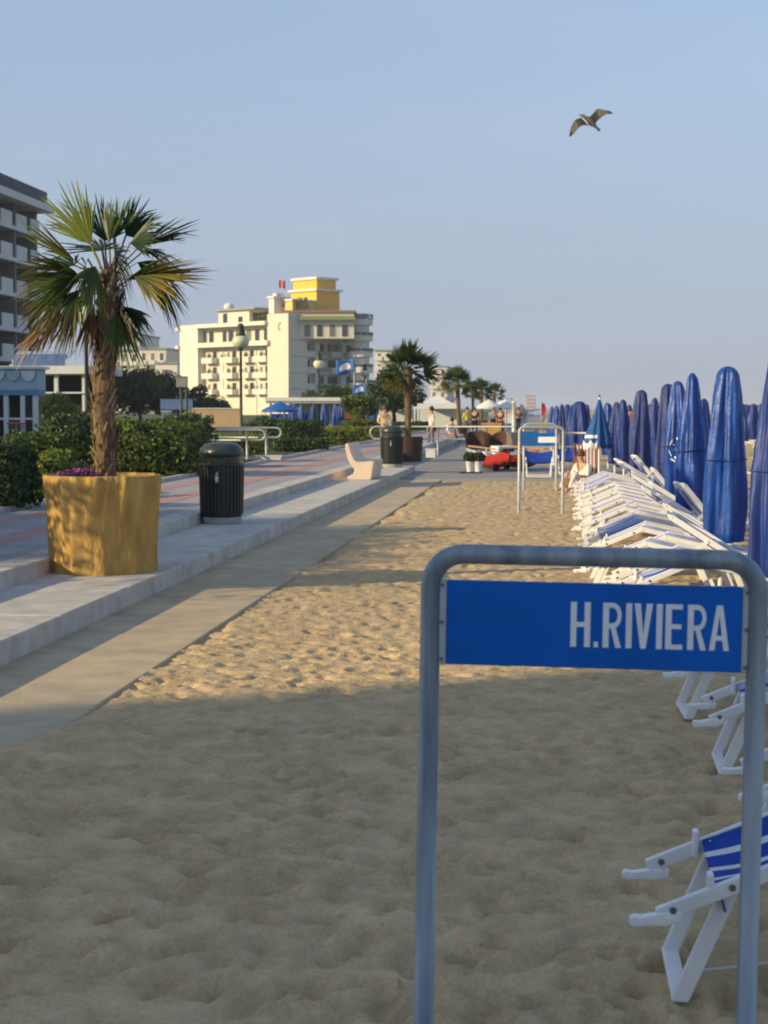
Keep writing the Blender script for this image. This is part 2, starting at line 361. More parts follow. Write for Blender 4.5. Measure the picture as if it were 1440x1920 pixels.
for i in range(5200):                                       # small crisp heel and toe marks
    fx = fr.uniform(-2.4, 2.4); fy = 3.4 + 13*fr.random()**1.2; L = fr.uniform(0.022, 0.05); W = L*fr.uniform(0.5, 0.8); an = fr.uniform(0, 3.14); dp = fr.uniform(0.004, 0.014)
    i0, i1 = np.searchsorted(xs, [fx-0.12, fx+0.12]); j0, j1 = np.searchsorted(ysg, [fy-0.12, fy+0.12])
    if i1-i0 < 2 or j1-j0 < 2: continue
    dx = X2[i0:i1, j0:j1]-fx; dy = Y2[i0:i1, j0:j1]-fy; ca, sa = math.cos(an), math.sin(an)
    q = ((dx*ca+dy*sa)/L)**2 + ((-dx*sa+dy*ca)/W)**2
    H[i0:i1, j0:j1] += -dp*np.exp(-q**2) + 0.3*dp*np.exp(-((np.sqrt(q)-1.4)/0.35)**2)
edge = STRIP_X + vnoise(X2, Y2, 1.4, 7)*0.34 + vnoise(X2, Y2, 0.5, 8)*0.26 + vnoise(X2, Y2, 0.15, 9)*0.14
cover = np.clip((8.6 - Y2 + vnoise(X2, Y2, 0.7, 12)*2.4)/1.8, 0, 1)     # drifted sand hides the path near the camera
under = np.clip((edge - X2)/0.26 + 0.35, 0, 1)
H = H*(1-under*0.55*(1-cover)) - under*(1-cover)*0.040 + cover*np.clip((-1.7-X2)/0.6, 0, 1)*0.035
H = np.where((X2 > 8.5) | (Y2 > 61), np.minimum(H, 0.02), H)
H = np.where((Y2 > 37.5) & (X2 < 3.4), H - 0.05, H)
H = np.where(X2 > 40, -0.6, H)
nx_, ny_ = X2.shape
idx = np.arange(nx_*ny_).reshape(nx_, ny_)
quads = np.stack([idx[:-1,:-1], idx[1:,:-1], idx[1:,1:], idx[:-1,1:]], -1).reshape(-1, 4)
sand = np_mesh('sand', np.stack([X2, Y2, H], -1).reshape(-1, 3), quads, M['sand'], smooth=True)
tag(sand, 'trampled golden beach sand full of footprints', 'sand', kind='structure')

def slab(name, x0, x1, y0, y1, z0, z1, m, label, cat, bevel=0.0, parent=None, nseg=1):
    mb = MB()
    mb.box(x0, x1, y0, y1, z0, z1)
    o = mb.build(name, m, parent, bevel=bevel)
    if parent is None: tag(o, label, cat, kind='structure')
    return o
slab('concrete_path', KERB_X-0.3, STRIP_X, -20, 38.0, -0.4, STRIP_Z, M['concrete'], 'flat concrete path strip between kerb and sand', 'path', 0.01)
step = slab('promenade_step', STEP_X-0.3, KERB_X-0.02, -20, 42.5, -0.4, KZ-0.02, M['concrete'], 'pale stone lower step of the promenade', 'step', 0.0)
js = random.Random(4); yy = -8.0
while yy < 42.4:
    y2 = min(yy+1.95+js.uniform(-0.02, 0.02), 42.5); e = js.uniform(-0.003, 0.003)
    mb = MB(); mb.box(STEP_X-0.2, KERB_X+e, yy+0.003, y2-0.003, -0.3, KZ+js.uniform(-0.002, 0.002)); mb.build('step_stone', M['kerb'], step, bevel=0.012); yy = y2
prom = slab('promenade', PROM_X, STEP_X, -20, 420, -0.4, PZ, M['paving'], 'grey paved promenade with pink bands', 'pavement', 0.012)
yy = -8.0
while yy < 419:
    y2 = yy + (1.2 if yy < 60 else 40); e = js.uniform(-0.003, 0.003)
    mb = MB(); mb.box(STEP_X-0.30, STEP_X+0.012+e, yy+0.003, y2-0.003, 0.0, PZ+0.005+js.uniform(-0.001, 0.002)); mb.build('edge_stone', M['kerb'], prom, bevel=0.012); yy = y2
for bx0, bx1 in ((-5.62,-5.26), (-6.40,-6.14)):
    mb = MB(); mb.box(bx0, bx1, -20, 419, PZ-0.05, PZ+0.004); mb.build('pink_band', M['pinkpave'], prom)
mb = MB(); mb.box(PROM_X-0.12, PROM_X, -20, 420, -0.2, PZ+0.06); mb.build('bed_edging', M['kerb'], prom, bevel=0.01)
slab('plaza', -4.33, 3.0, 38.2, 47.5, -0.3, 0.022, M['asphalt'], 'grey paved crossing at the end of the steps', 'pavement', 0.006)
slab('beach_walkway', STEP_X+0.02, -1.1, 47.5, 400, -0.3, 0.018, M['asphalt'], 'grey walkway running on along the beach', 'path', 0.006)
mb = MB(); mb.add([(-3000,-60,0.27),(PROM_X-0.12,-60,0.27),(PROM_X-0.12,4000,0.27),(-3000,4000,0.27)], [(0,1,2,3)])
tag(mb.build('ground', M['lawn']), 'green planted ground behind the promenade', 'ground', kind='structure')
mb = MB(); mb.add([(40,-60,-0.25),(3500,-60,-0.25),(3500,6000,-0.25),(40,6000,-0.25)], [(0,1,2,3)])
tag(mb.build('sea', M['sea']), 'calm sea beyond the beach', 'sea', kind='structure')

# ------------------------------------------------------------------ foliage helpers
def leaf_quads(P, N, size, rg, jitter=0.9):
    """diamond leaves at points P, roughly facing N"""
    n = len(P)
    D = N + rg.normal(0, jitter, (n, 3)); D /= np.linalg.norm(D, axis=1, keepdims=True) + 1e-9
    A = np.cross(D, rg.normal(0, 1, (n, 3))); A /= np.linalg.norm(A, axis=1, keepdims=True) + 1e-9
    B = np.cross(D, A); s = (size * rg.uniform(0.6, 1.35, n))[:, None]
    V = np.stack([P - A*s, P + B*s*0.5 + D*s*0.15, P + A*s, P - B*s*0.5 + D*s*0.15], 1).reshape(-1, 3)
    return V, np.arange(n*4).reshape(n, 4)
def hedge(name, label, loc, sx, sy, sz, m, leaf=0.045, dens=520, rz=0.0, round_=0.22, group=None, cat='hedge', seed=0, base=0.27):
    """clipped or loose shrub: dark inner mass, many leaves on an uneven skin"""
    rg = np.random.default_rng(seed + int(abs(loc[0]*31 + loc[1]*17)))
    o = empty(name, (loc[0], loc[1], base), label, cat, group, rz)
    def surf(d):
        # superellipsoid skin
        p = 2 + (1-round_)*6
        k = (np.abs(d)**p).sum(1)**(-1/p); return d*k[:, None]
    area = 2*(sx*sz + sy*sz) + sx*sy; n = int(min(area*dens, 26000))
    d = rg.normal(0, 1, (n, 3)); d[:, 2] = np.abs(d[:, 2])*1.0 - 0.12; d *= np.array([1,1,1]); d /= np.linalg.norm(d, axis=1, keepdims=True)
    # even out over the box faces
    c = rg.uniform(-1, 1, (n, 3)); face = rg.choice(3, n, p=np.array([sy*sz*2, sx*sz*2, sx*sy])/area)
    sg = rg.choice([-1, 1], n); sg[face == 2] = 1
    c[np.arange(n), face] = sg
    q = surf(c/np.linalg.norm(c, axis=1, keepdims=True))
    lump = 1 + vnoise(q[:,0]*sx*1.0+loc[0]+q[:,2]*2, q[:,1]*sy*1.0+loc[1]+q[:,2], 0.40, 30+seed)*0.46 + vnoise(q[:,0]*sx+q[:,2], q[:,1]*sy-q[:,2], 0.13, 31+seed)*0.26
    depth = 1 - 0.20*rg.random(n)**2
    P = q*np.array([sx/2, sy/2, sz/2])*(lump*depth)[:, None]; P[:, 2] += sz/2
    V, Q = leaf_quads(P, q, leaf, rg)
    f = np_mesh('foliage', V, Q, m, o); tag(f, kind='stuff')
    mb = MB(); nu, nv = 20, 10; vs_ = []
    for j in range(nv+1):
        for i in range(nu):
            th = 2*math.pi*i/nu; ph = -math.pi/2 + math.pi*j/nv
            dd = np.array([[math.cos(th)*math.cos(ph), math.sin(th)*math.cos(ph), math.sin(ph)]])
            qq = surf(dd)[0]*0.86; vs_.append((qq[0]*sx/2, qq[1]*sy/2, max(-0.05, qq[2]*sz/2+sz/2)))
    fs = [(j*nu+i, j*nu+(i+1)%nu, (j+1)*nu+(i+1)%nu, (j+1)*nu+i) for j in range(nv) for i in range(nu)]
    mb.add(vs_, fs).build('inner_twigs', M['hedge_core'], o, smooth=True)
    return o
def tree(name, label, loc, h, rx, rzc, m, leaf=0.12, n=5000, trunk_h=None, trunk_r=0.14, seed=0, cat='tree', group=None, base=0.27):
    rg = np.random.default_rng(100+seed); o = empty(name, (loc[0], loc[1], base), label, cat, group)
    th = trunk_h if trunk_h else h*0.4; tb = MB()
    tb.tube([(0,0,-0.1),(0.05,0.03,th*0.5),(0,0.05,th),(0.02,0,th+rzc*0.5)], [trunk_r*1.25,trunk_r,trunk_r*0.8,trunk_r*0.4], 9)
    cl = []
    for i in range(14):
        a = rg.uniform(0, 6.28); rr = rx*math.sqrt(rg.uniform(0.05, 0.75)); zz = th + rg.uniform(0.15, 0.95)*(h-th)
        sh = 1-abs((zz-th)/(h-th)-0.45)*0.9; c = np.array([rr*math.cos(a)*sh, rr*math.sin(a)*sh, zz]); cl.append(c)
        tb.tube([(0,0,th*0.8), (c[0]*0.5,c[1]*0.5,(th+c[2])/2), tuple(c)], [trunk_r*0.5,trunk_r*0.3,trunk_r*0.1], 6)
    tb.build('trunk', M['bark'], o, smooth=True)
    P = []; N = []
    for c in cl:
        k = n//14; d = rg.normal(0, 1, (k, 3)); d /= np.linalg.norm(d, axis=1, keepdims=True)
        r_ = rx*rg.uniform(0.34, 0.52); rad = r_*(0.55+0.5*rg.random((k, 1)))
        P.append(c + d*rad*np.array([1,1,0.8])); N.append(d)
    V, Q = leaf_quads(np.concatenate(P), np.concatenate(N), leaf, rg)
    tag(np_mesh('crown', V, Q, m, o), kind='stuff')
    return o

# fan-palm frond: fingers spread from a hub
def frond_arrays(start, hub, axis, side, rad, spread, nseg, droop, c0, c1, rg, tipstart=0.55, width=0.030, pet=0.011):
    axis = Vector(axis).normalized(); side = Vector(side); side = (side - axis*side.dot(axis)).normalized(); nrm = axis.cross(side).normalized()
    V = []; F = []; C = []
    def col(t, k):
        w = min(1, max(0, (t - tipstart)/(1-tipstart)))*k
        j = rg.uniform(0.82, 1.18)
        return [*(((1-w)*c0[i] + w*c1[i])*j for i in range(3)), 1]
    # petiole
    if start is not None:
        mid = (Vector(start)+Vector(hub))/2 + Vector((0,0,0.04)); pts = [Vector(start), mid, Vector(hub)]; b = len(V)
        for p in pts:
            for s_, n_ in ((-1,0),(0,1),(1,0),(0,-1)):
                V.append(p + side*(s_*pet) + nrm*(n_*pet*0.6)); C.append([c0[0]*0.9+0.05, c0[1]*0.8+0.03, c0[2]*0.7+0.01, 1])
        for i in range(2):
            for k in range(4): F.append((b+i*4+k, b+i*4+(k+1)%4, b+i*4+4+(k+1)%4, b+i*4+4+k))
    for k in range(nseg):
        u = (k+0.5)/nseg*2-1; a = u*spread + rg.normal(0, 0.045)
        d = axis*math.cos(a) + side*math.sin(a); pr = (side*math.cos(a) - axis*math.sin(a))
        L = rad*(1-0.25*abs(u)**2.2)*rg.uniform(0.74, 1.08); dr = droop*rg.uniform(0.4, 1.8); br = rg.random() < 0.22
        fold = 0.5 if k % 2 else -0.5; tw = rg.uniform(0.4, 1.0)
        b = len(V); ts = (0.0, 0.3, 0.6, 0.82, 1.0); ws = (0.15, 0.9, 1.0, 0.62, 0.04)
        for t, w in zip(ts, ws):
            p = Vector(hub) + d*(L*t) + nrm*(0.10*L*u*u*t)
            sag = dr*L*(t**2.4) + (0.35*L*max(0, t-0.6) if br else 0)
            p = p - Vector((0,0,sag)) - d*(0.25*sag)
            ww = width*w; off = nrm*(ww*0.35*fold)
            V.append(p - pr*ww/2 - off); V.append(p + pr*ww/2 + off)
            c = col(t, tw); C.append(c); C.append(c)
        for i in range(len(ts)-1): F.append((b+2*i, b+2*i+1, b+2*i+3, b+2*i+2))
    return np.array([tuple(v) for v in V]), np.array(F), np.array(C)

GREEN = (0.075,0.125,0.024); DARK = (0.030,0.062,0.018); LIME = (0.26,0.32,0.06); YEL = (0.46,0.31,0.05); BROWN = (0.23,0.13,0.05); OLIVE=(0.10,0.115,0.02)
def palm_trunk(o, pts, radii, rg, nfl, base=None):
    mb = MB(); P = [Vector(p) for p in pts]
    # resample with knobbly rings
    ring = []; rr = []
    n = 34
    for i in range(n+1):
        t = i/n*(len(P)-1); k = min(int(t), len(P)-2); f = t-k
        ring.append(P[k].lerp(P[k+1], f)); rr.append((radii[k]*(1-f)+radii[k+1]*f)*(1+0.06*math.sin(i*2.1)+rg.normal(0, 0.03)))
    mb.tube(ring, rr, 14); mb.build('trunk', M['fibre'], o, smooth=True)
    fl = MB()
    for i in range(nfl):
        t = rg.random()**0.9; x = t*(len(ring)-1); k = min(int(x), len(ring)-2); c = ring[k].lerp(ring[k+1], x-k); r_ = rr[k]
        a = rg.uniform(0, 6.28); d = Vector((math.cos(a), math.sin(a), 0)); s_ = Vector((-math.sin(a), math.cos(a), 0))
        L = rg.uniform(0.05, 0.15); w = rg.uniform(0.006, 0.024); out = rg.uniform(0.005, 0.04); ln = rg.normal(0, 0.35)
        p0 = c + d*(r_*0.96); p1 = p0 + Vector((0,0,L)) + d*out + s_*(ln*L)
        fl.add([p0-s_*w, p0+s_*w, p1+s_*w*0.45, p1-s_*w*0.45], [(0,1,2,3)])
    tag(fl.build('bark_fibre', M['flake'], o), kind='stuff')

# ------------------------------------------------------------------ buildings
def facade_window(parent, O, u, n, u0, u1, z0, z1, gl=None, fr=None, proud=0.06):
    """frame standing proud of the wall, pane set into it"""
    mb = MB(); t = 0.09
    mb.obox(O, u, n, u0, u1, -0.1, proud, z0, z0+t); mb.obox(O, u, n, u0, u1, -0.1, proud, z1-t, z1)
    mb.obox(O, u, n, u0, u0+t, -0.1, proud, z0+t, z1-t); mb.obox(O, u, n, u1-t, u1, -0.1, proud, z0+t, z1-t)
    w = mb.build('window', fr or M['balc_cream'], parent, world=True)
    mb = MB(); mb.obox(O, u, n, u0+t, u1-t, -0.1, proud*0.4, z0+t, z1-t)
    p = mb.build('pane', gl or M['glass'], w)
    off = Vector(parent.location)
    for v in p.data.vertices: v.co = v.co - off
    return w
def facade_balcony(parent, O, u, n, u0, u1, z, dep=1.2, h=0.95, panel=None, slabm=None, solid=True):
    mb = MB(); mb.obox(O, u, n, u0, u1, -0.05, dep, z-0.18, z)
    b = mb.build('balcony', slabm or M['balc_cream'], parent, world=True)
    mb = MB(); t = 0.1
    if solid:
        mb.obox(O, u, n, u0, u1, dep-t, dep-0.004, z, z+h); mb.obox(O, u, n, u0, u0+t, 0.004, dep-t, z, z+h); mb.obox(O, u, n, u1-t, u1, 0.004, dep-t, z, z+h)
    else:
        mb.obox(O, u, n, u0, u1, dep-0.08, dep-0.02, z+h-0.08, z+h)
        k = int((u1-u0)/0.28)
        for i in range(k+1):
            x = u0 + (u1-u0-0.05)*i/k; mb.obox(O, u, n, x, x+0.05, dep-0.07, dep-0.03, z, z+h-0.08)
    r = mb.build('railing', panel or M['balc_cream'], b)
    off = Vector(parent.location)
    for v in r.data.vertices: v.co = v.co - off
    return b

# main cream hotel with yellow roof tower, set at an angle to the beach
def main_hotel():
    C = at(541, 762, 315); C.z = 0.27; th = R(40)
    o = empty('hotel', C, 'large cream hotel with stacked balconies and a yellow roof tower', 'hotel')
    n1 = Vector((-math.sin(th), -math.cos(th), 0)); l1 = Vector((-math.cos(th), math.sin(th), 0))
    n2 = Vector((math.cos(th), -math.sin(th), 0)); l2 = Vector((math.sin(th), math.cos(th), 0))
    W1 = solve_len(C, l1, 338); W2 = solve_len(C, l2, 672)
    s1 = W1/740.0     # per zoomed pixel along the lit face (from x=800 leftwards)
    U = lambda zx: (800-zx)*s1
    z = lambda zy: 1.6 + (762 - (500 + zy/3.6))*0.0984 - 0.27
    zr = z(300)
    part = lambda name, m, f, **k: (lambda mb: (f(mb), mb.build(name, m, o, world=True, **k))[1])(MB())
    # volumes: blank pier, recessed bay, left pier
    part('wall', M['cream'], lambda b: (b.obox(C, l1, n1, 0, U(665), -4.8, 0, 0, zr)))
    part('wall', M['cream'], lambda b: (b.obox(C, l1, n1, U(665), U(190), -W2+1, -1.6, 0, z(352))))
    part('wall', M['white_wall'], lambda b: (b.obox(C, l1, n1, U(190), U(60), -W2+2, 0, 0, z(345))))
    # long upper balconies and roof slab
    part('roof_slab', M['balc_cream'], lambda b: b.obox(C, l1, n1, U(665), U(185), -1.6, 0.7, z(372), z(345)))
    part('roof_slab', M['balc_cream'], lambda b: b.obox(C, l1, n1, U(60)-0.01, U(40), -9, 0.5, z(382), z(360)))
    part('roof_slab', M['balc_cream'], lambda b: b.obox(C, l1, n1, U(60)-0.01, U(40), -9, 0.5, z(512), z(490)))
    facade_balcony(o, C - n1*1.6, l1, n1, U(680), U(185), z(505), 2.3, z(478)-z(505), M['balc_cream'])
    # upper storey glazing
    for a, b_ in ((165,215),(225,262),(320,352),(360,400),(480,520),(540,575),(600,640)):
        facade_window(o, C - n1*1.6, l1, n1, U(b_), U(a), z(478), z(392), M['shutter'] if a in (165, 480) else M['glass'])
    for row, (zs, zt) in enumerate(((618, 585), (728, 695), (842, 810))):
        for a, b_ in ((212,285),(342,425),(470,535),(562,650)):
            facade_balcony(o, C - n1*1.6, l1, n1, U(b_), U(a), z(zs), 1.5, z(zt)-z(zs), M['balc_cream'])
            cx = (a+b_)/2
            facade_window(o, C - n1*1.6, l1, n1, U(cx+34), U(cx+2), z(zs-3), z(zt-48), M['darkroom'] if (row+int(a)) % 3 else M['glass'])
            facade_window(o, C - n1*1.6, l1, n1, U(cx-12), U(cx-32), z(zs-3), z(zt-40), M['shutter'])
    pr = np.random.default_rng(15)
    for zs in (618, 728, 842):
        for a, b_ in ((212,285),(342,425),(470,535),(562,650)):
            n = 70; uu = pr.uniform(0.55, 1.0, n)*(U(a)-U(b_)) if pr.random() < 0.5 else pr.uniform(0.0, 0.5, n)*(U(a)-U(b_))
            P = np.outer(U(b_)+uu, np.array(tuple(l1))) + np.array(tuple(-n1*(1.6-1.35))); P[:, 2] += z(zs-30)+pr.uniform(-0.2, 0.7, n)
            V, Q = leaf_quads(P, np.tile([0,0,1.0],(n,1)), 0.16, pr); tag(np_mesh('balcony_plants', V, Q, M['leaf_dark'], o), kind='stuff')
    part('wall_mark', M['shutter'], lambda b: (b.obox(C, l1, n1, U(752), U(738), 0.0, 0.06, z(412), z(405)), b.obox(C, l1, n1, U(742), U(736), 0.0, 0.06, z(404), z(372)), b.obox(C, l1, n1, U(756), U(740), 0.0, 0.06, z(371), z(362))))
    for x in (325, 452, 553):
        part('drainpipe', M['balc'], lambda b: b.obox(C, l1, n1, U(x), U(x)+0.25, -1.6, -1.45, 0.3, z(515)))
    # penthouse, dish and roof clutter
    part('penthouse', M['cream'], lambda b: b.obox(C, l1, n1, U(452), U(240), -9, -3.5, z(345), z(248)))
    part('penthouse_roof', M['roofgrey'], lambda b: b.obox(C, l1, n1, U(512), U(228), -9.6, -2.6, z(248), z(236)))
    facade_window(o, C - n1*3.5, l1, n1, U(410), U(375), z(340), z(290)); facade_window(o, C - n1*3.5, l1, n1, U(305), U(270), z(340), z(262))
    d0 = C + l1*U(300) - n1*4
    mb = MB(); mb.lathe([(0.05,0),(0.8,0.25),(1.1,0.8),(0.8,1.4),(0.2,1.65)], 16, (d0.x, d0.y, z(248)-0.05+C.z)); mb.build('water_tank', M['white_wall'], o, world=True, smooth=True)
    # white chimney with flag pole
    part('chimney', M['white_wall'], lambda b: (b.obox(C, l1, n1, U(662), U(628), -5.5, -1.8, zr-2.0, z(185)), b.obox(C, l1, n1, U(668), U(622), -5.8, -1.5, z(185), z(172))))
    part('chimney_cap', M['white_wall'], lambda b: (b.obox(C, l1, n1, U(656), U(634), -4.5, -2.6, z(172), z(150))))
    # yellow tower in two stages with white cornices
    T = at(594, 762, C.y+10); T.z = C.z; Ta = solve_len(T, l1, 547); T2 = T + l1*0.5 + l2*0.5; Tb = solve_len(T2, l1, 551)
    zz_ = lambda y, P: at(px_of(P)[0], y, P.y).z - C.z
    part('tower_wall', M['yellow'], lambda b: (b.obox(T, l1, n1, 0, Ta, -6, 0, z(470), zz_(545,T)), b.obox(T2, l1, n1, 0, Tb, -5, 0, zz_(541,T), zz_(523,T))))
    part('cornice', M['white_wall'], lambda b: (b.obox(T, l1, n1, -0.5, Ta+0.5, -6.4, 0.5, zz_(545,T), zz_(541,T)), b.obox(T2, l1, n1, -0.4, Tb+0.4, -5.4, 0.4, zz_(523,T), zz_(518.5,T))))
    T3 = at(549, 762, C.y+5); T3.z = C.z; Tc = solve_len(T3, l1, 524); Td = solve_len(T3, l1, 505)
    part('terrace_wall', M['yellow2'], lambda b: b.obox(T3, l1, n1, 0, Tc, -6, 0, z(330), z(205)))
    part('terrace_wall', M['white_wall'], lambda b: b.obox(T3, l1, n1, Tc+0.02, Td, -6, -0.3, z(330), z(190)))
    part('cornice', M['white_wall'], lambda b: b.obox(T3, l1, n1, -0.2, Tc+0.2, -6.2, 0.25, z(205), z(192)))
    facade_window(o, T3, l1, n1, Tc*0.5, Tc*0.5+1.0, z(250), z(218))
    # sea-side wing
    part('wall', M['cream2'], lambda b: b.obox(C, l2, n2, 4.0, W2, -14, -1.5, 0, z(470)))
    cols = [W2*(k+0.5)/5 for k in range(5)]
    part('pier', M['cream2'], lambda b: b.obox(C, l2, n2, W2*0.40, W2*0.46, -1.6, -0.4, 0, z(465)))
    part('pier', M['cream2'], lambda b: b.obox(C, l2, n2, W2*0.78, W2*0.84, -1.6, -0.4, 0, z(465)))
    for fl in range(5):
        zf = z(905) + fl*(z(570)-z(680)) if fl else z(905)
        zf = 1.9 + fl*3.05
        for k, cx in enumerate(cols):
            w = W2/5*0.40
            facade_balcony(o, C - n2*1.5, l2, n2, cx-w, cx+w, zf, 1.5, 1.0, M['balc'] if k % 2 else M['roofgrey'], M['balc'], solid=True)
            facade_window(o, C - n2*1.5, l2, n2, cx-w*0.95, cx+w*0.9, zf+0.05, zf+2.45, M['darkroom'] if (k+fl) % 3 else M['glass'], M['roofgrey'])  # wide near-black panes paint in the shade of the balcony recesses
    # top storey turned to face down the beach, green awning along it
    pn = Vector((0.10, -0.99, 0)).normalized(); pl = Vector((0.99, 0.10, 0)).normalized()
    K = C + l2*0.8 - n2*2.0; WP = solve_len(K, pl, 664)
    part('top_storey', M['cream'], lambda b: b.obox(K, pl, pn, 0, WP, -12, 0, z(470)+0.02, z(290)))
    part('top_roof', M['terracotta'], lambda b: b.obox(K, pl, pn, -0.3, WP+0.4, -12.3, 0.5, z(290), z(278)))
    part('awning', M['greenawn'], lambda b: b.obox(K, pl, pn, WP*0.22, WP+0.2, 0.01, 1.4, z(345), z(318)))
    for k in range(5):
        a = WP*(0.1+0.18*k); facade_window(o, K, pl, pn, a, a+1.3, z(460), z(372), M['shutter'] if k % 2 else M['glass'])
    # round corner with planted balconies
    RC = K + pl*(WP+1.2) - pn*5.5; rad = 2.3; tb = MB()
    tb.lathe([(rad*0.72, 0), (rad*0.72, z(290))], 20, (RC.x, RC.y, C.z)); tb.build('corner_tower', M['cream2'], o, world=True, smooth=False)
    for k in range(6):
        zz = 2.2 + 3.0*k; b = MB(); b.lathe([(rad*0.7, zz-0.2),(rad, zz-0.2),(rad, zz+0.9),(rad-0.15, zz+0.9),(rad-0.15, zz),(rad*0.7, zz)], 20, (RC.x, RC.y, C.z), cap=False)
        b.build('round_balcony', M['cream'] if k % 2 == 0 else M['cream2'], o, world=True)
        rg = np.random.default_rng(k); n = 240; a = rg.uniform(-3.0, 0.6, n)
        P = np.stack([RC.x-C.x+np.cos(a)*(rad-0.1), RC.y-C.y+np.sin(a)*(rad-0.1), zz+0.95+rg.uniform(-0.2, 0.45 if k < 5 else 0.9, n)], 1)
        V, Q = leaf_quads(P, np.tile([0,0,1.0], (n,1)), 0.22, rg); tag(np_mesh('balcony_plants', V, Q, M['leaf_dark'], o), kind='stuff')
    rg = np.random.default_rng(77); n = 260
    P = np.stack([rg.uniform(-1.2,1.2,n), rg.uniform(-1.2,1.2,n), zr+rg.uniform(-0.4,3.2,n)**1.0], 1) + np.array(tuple(T3 + l2*1.0 + n2*1.5 - C)); V, Q = leaf_quads(P, np.tile([0,0,1.0],(n,1)), 0.25, rg)
    tag(np_mesh('roof_plant', V, Q, M['leaf_dark'], o), kind='stuff')
    n = 500; uu = rg.uniform(0, 1, n); P = np.array(tuple(C-C))[None] + np.outer(rg.uniform(min(U(640),U(545)), max(U(640),U(545)), n), np.array(tuple(l1))) + np.array(tuple(-n1*1.0)); P[:,2] += z(340)+rg.uniform(0,1.6,n)
    V, Q = leaf_quads(P, np.tile([0,0,1.0],(n,1)), 0.22, rg); tag(np_mesh('terrace_plants', V, Q, M['leaf_dark'], o), kind='stuff')
    # flag on the roof
    fp = C + l1*U(672) - n1*3.5
    fo = empty('flag', (fp.x, fp.y, z(190)+C.z-1), 'small red flag flying on the hotel roof', 'flag')
    mb = MB(); mb.tube([(0,0,0),(0,0,4.6)], 0.06, 6); mb.build('pole', M['galv2'], fo)
    mb = MB(); vs_ = []
    for i in range(7):
        for j in range(4): vs_.append((-0.02+i*0.22*0.9-0.6, 0.15*math.sin(i*1.1), 3.0+j*0.5+0.1*math.sin(i)))
    mb.add(vs_, [(i*4+j, (i+1)*4+j, (i+1)*4+j+1, i*4+j+1) for i in range(6) for j in range(3)]); mb.build('cloth', cloth('flag_red', (0.5,0.05,0.08)), fo, smooth=True)
main_hotel()

def simple_hotel(label, name, px0, px1, ytop, Y, depth, m, floors, bays, sea_face=False, wm=None, seed=0, ang=0.0, group=None, roof=True):
    """block with windows and balconies on the faces the beach sees"""
    rg = random.Random(seed); A = at(px0, 762, Y); B = at(px1, 762, Y); zt = at(px0, ytop, Y).z
    o = empty(name, (A.x, A.y, 0.27), label, 'building', group)
    u = Vector((math.cos(ang), math.sin(ang), 0)); n = Vector((math.sin(ang), -math.cos(ang), 0)); Wd = solve_len(A, u, px1)
    O = Vector((A.x, A.y, 0.27)); H_ = zt-0.27
    mb = MB(); mb.obox(O, u, n, 0, Wd, -depth, 0, 0, H_); mb.build('wall', m, o, world=True)
    if roof:
        mb = MB(); mb.obox(O, u, n, -0.3, Wd+0.3, -depth-0.3, 0.4, H_, H_+0.35); mb.build('roof', M['roofgrey'], o, world=True)
    fh = H_/floors
    for f in range(floors):
        for b in range(bays):
            c = Wd*(b+0.5)/bays; w = Wd/bays*0.36
            facade_window(o, O, u, n, c-w*0.6, c+w*0.6, f*fh+0.5, f*fh+fh*0.78, wm or (M['glass'] if rg.random() < 0.6 else M['shutter']))
            if f > 0: facade_balcony(o, O, u, n, c-w, c+w, f*fh+0.35, 1.1, 0.9)
        if sea_face:
            O2 = O + u*Wd; n2 = u; u2 = -n; k = max(2, int(depth/5))
            for b in range(k):
                c = depth*(b+0.5)/k; w = depth/k*0.38
                facade_window(o, O2, u2, n2, c-w*0.5, c+w*0.5, f*fh+0.5, f*fh+fh*0.8)
                if f > 0: facade_balcony(o, O2, u2, n2, c-w, c+w, f*fh+0.35, 1.2, 0.9, M['balc'])
    return o
simple_hotel('cream block with terracotta roofed top just left of the large cream hotel', 'guest_house', 262, 312, 655, 430, 24, M['cream'], 4, 3, seed=1)
simple_hotel('low white walled house between palm trunk and large cream hotel', 'guest_house', 292, 333, 682, 400, 18, M['white_wall'], 2, 1, seed=2)
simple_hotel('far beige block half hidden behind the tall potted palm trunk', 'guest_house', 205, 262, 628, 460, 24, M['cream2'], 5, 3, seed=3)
simple_hotel('distant hotel with white balconies right of the cream hotel', 'guest_house', 703, 735, 658, 420, 40, M['cream2'], 6, 2, seed=4, sea_face=True)
simple_hotel('distant small white block above the second potted palm', 'guest_house', 806, 838, 688, 560, 40, M['white_wall'], 4, 2, seed=5, sea_face=True)
simple_hotel('farthest pale pink block on the horizon', 'guest_house', 985, 1003, 742, 1500, 40, mat('pink_wall', (0.62,0.36,0.34), 0.9), 4, 2, seed=6)
simple_hotel('farthest low white block beside the last palm', 'guest_house', 936, 958, 748, 900, 40, M['white_wall'], 3, 2, seed=8)

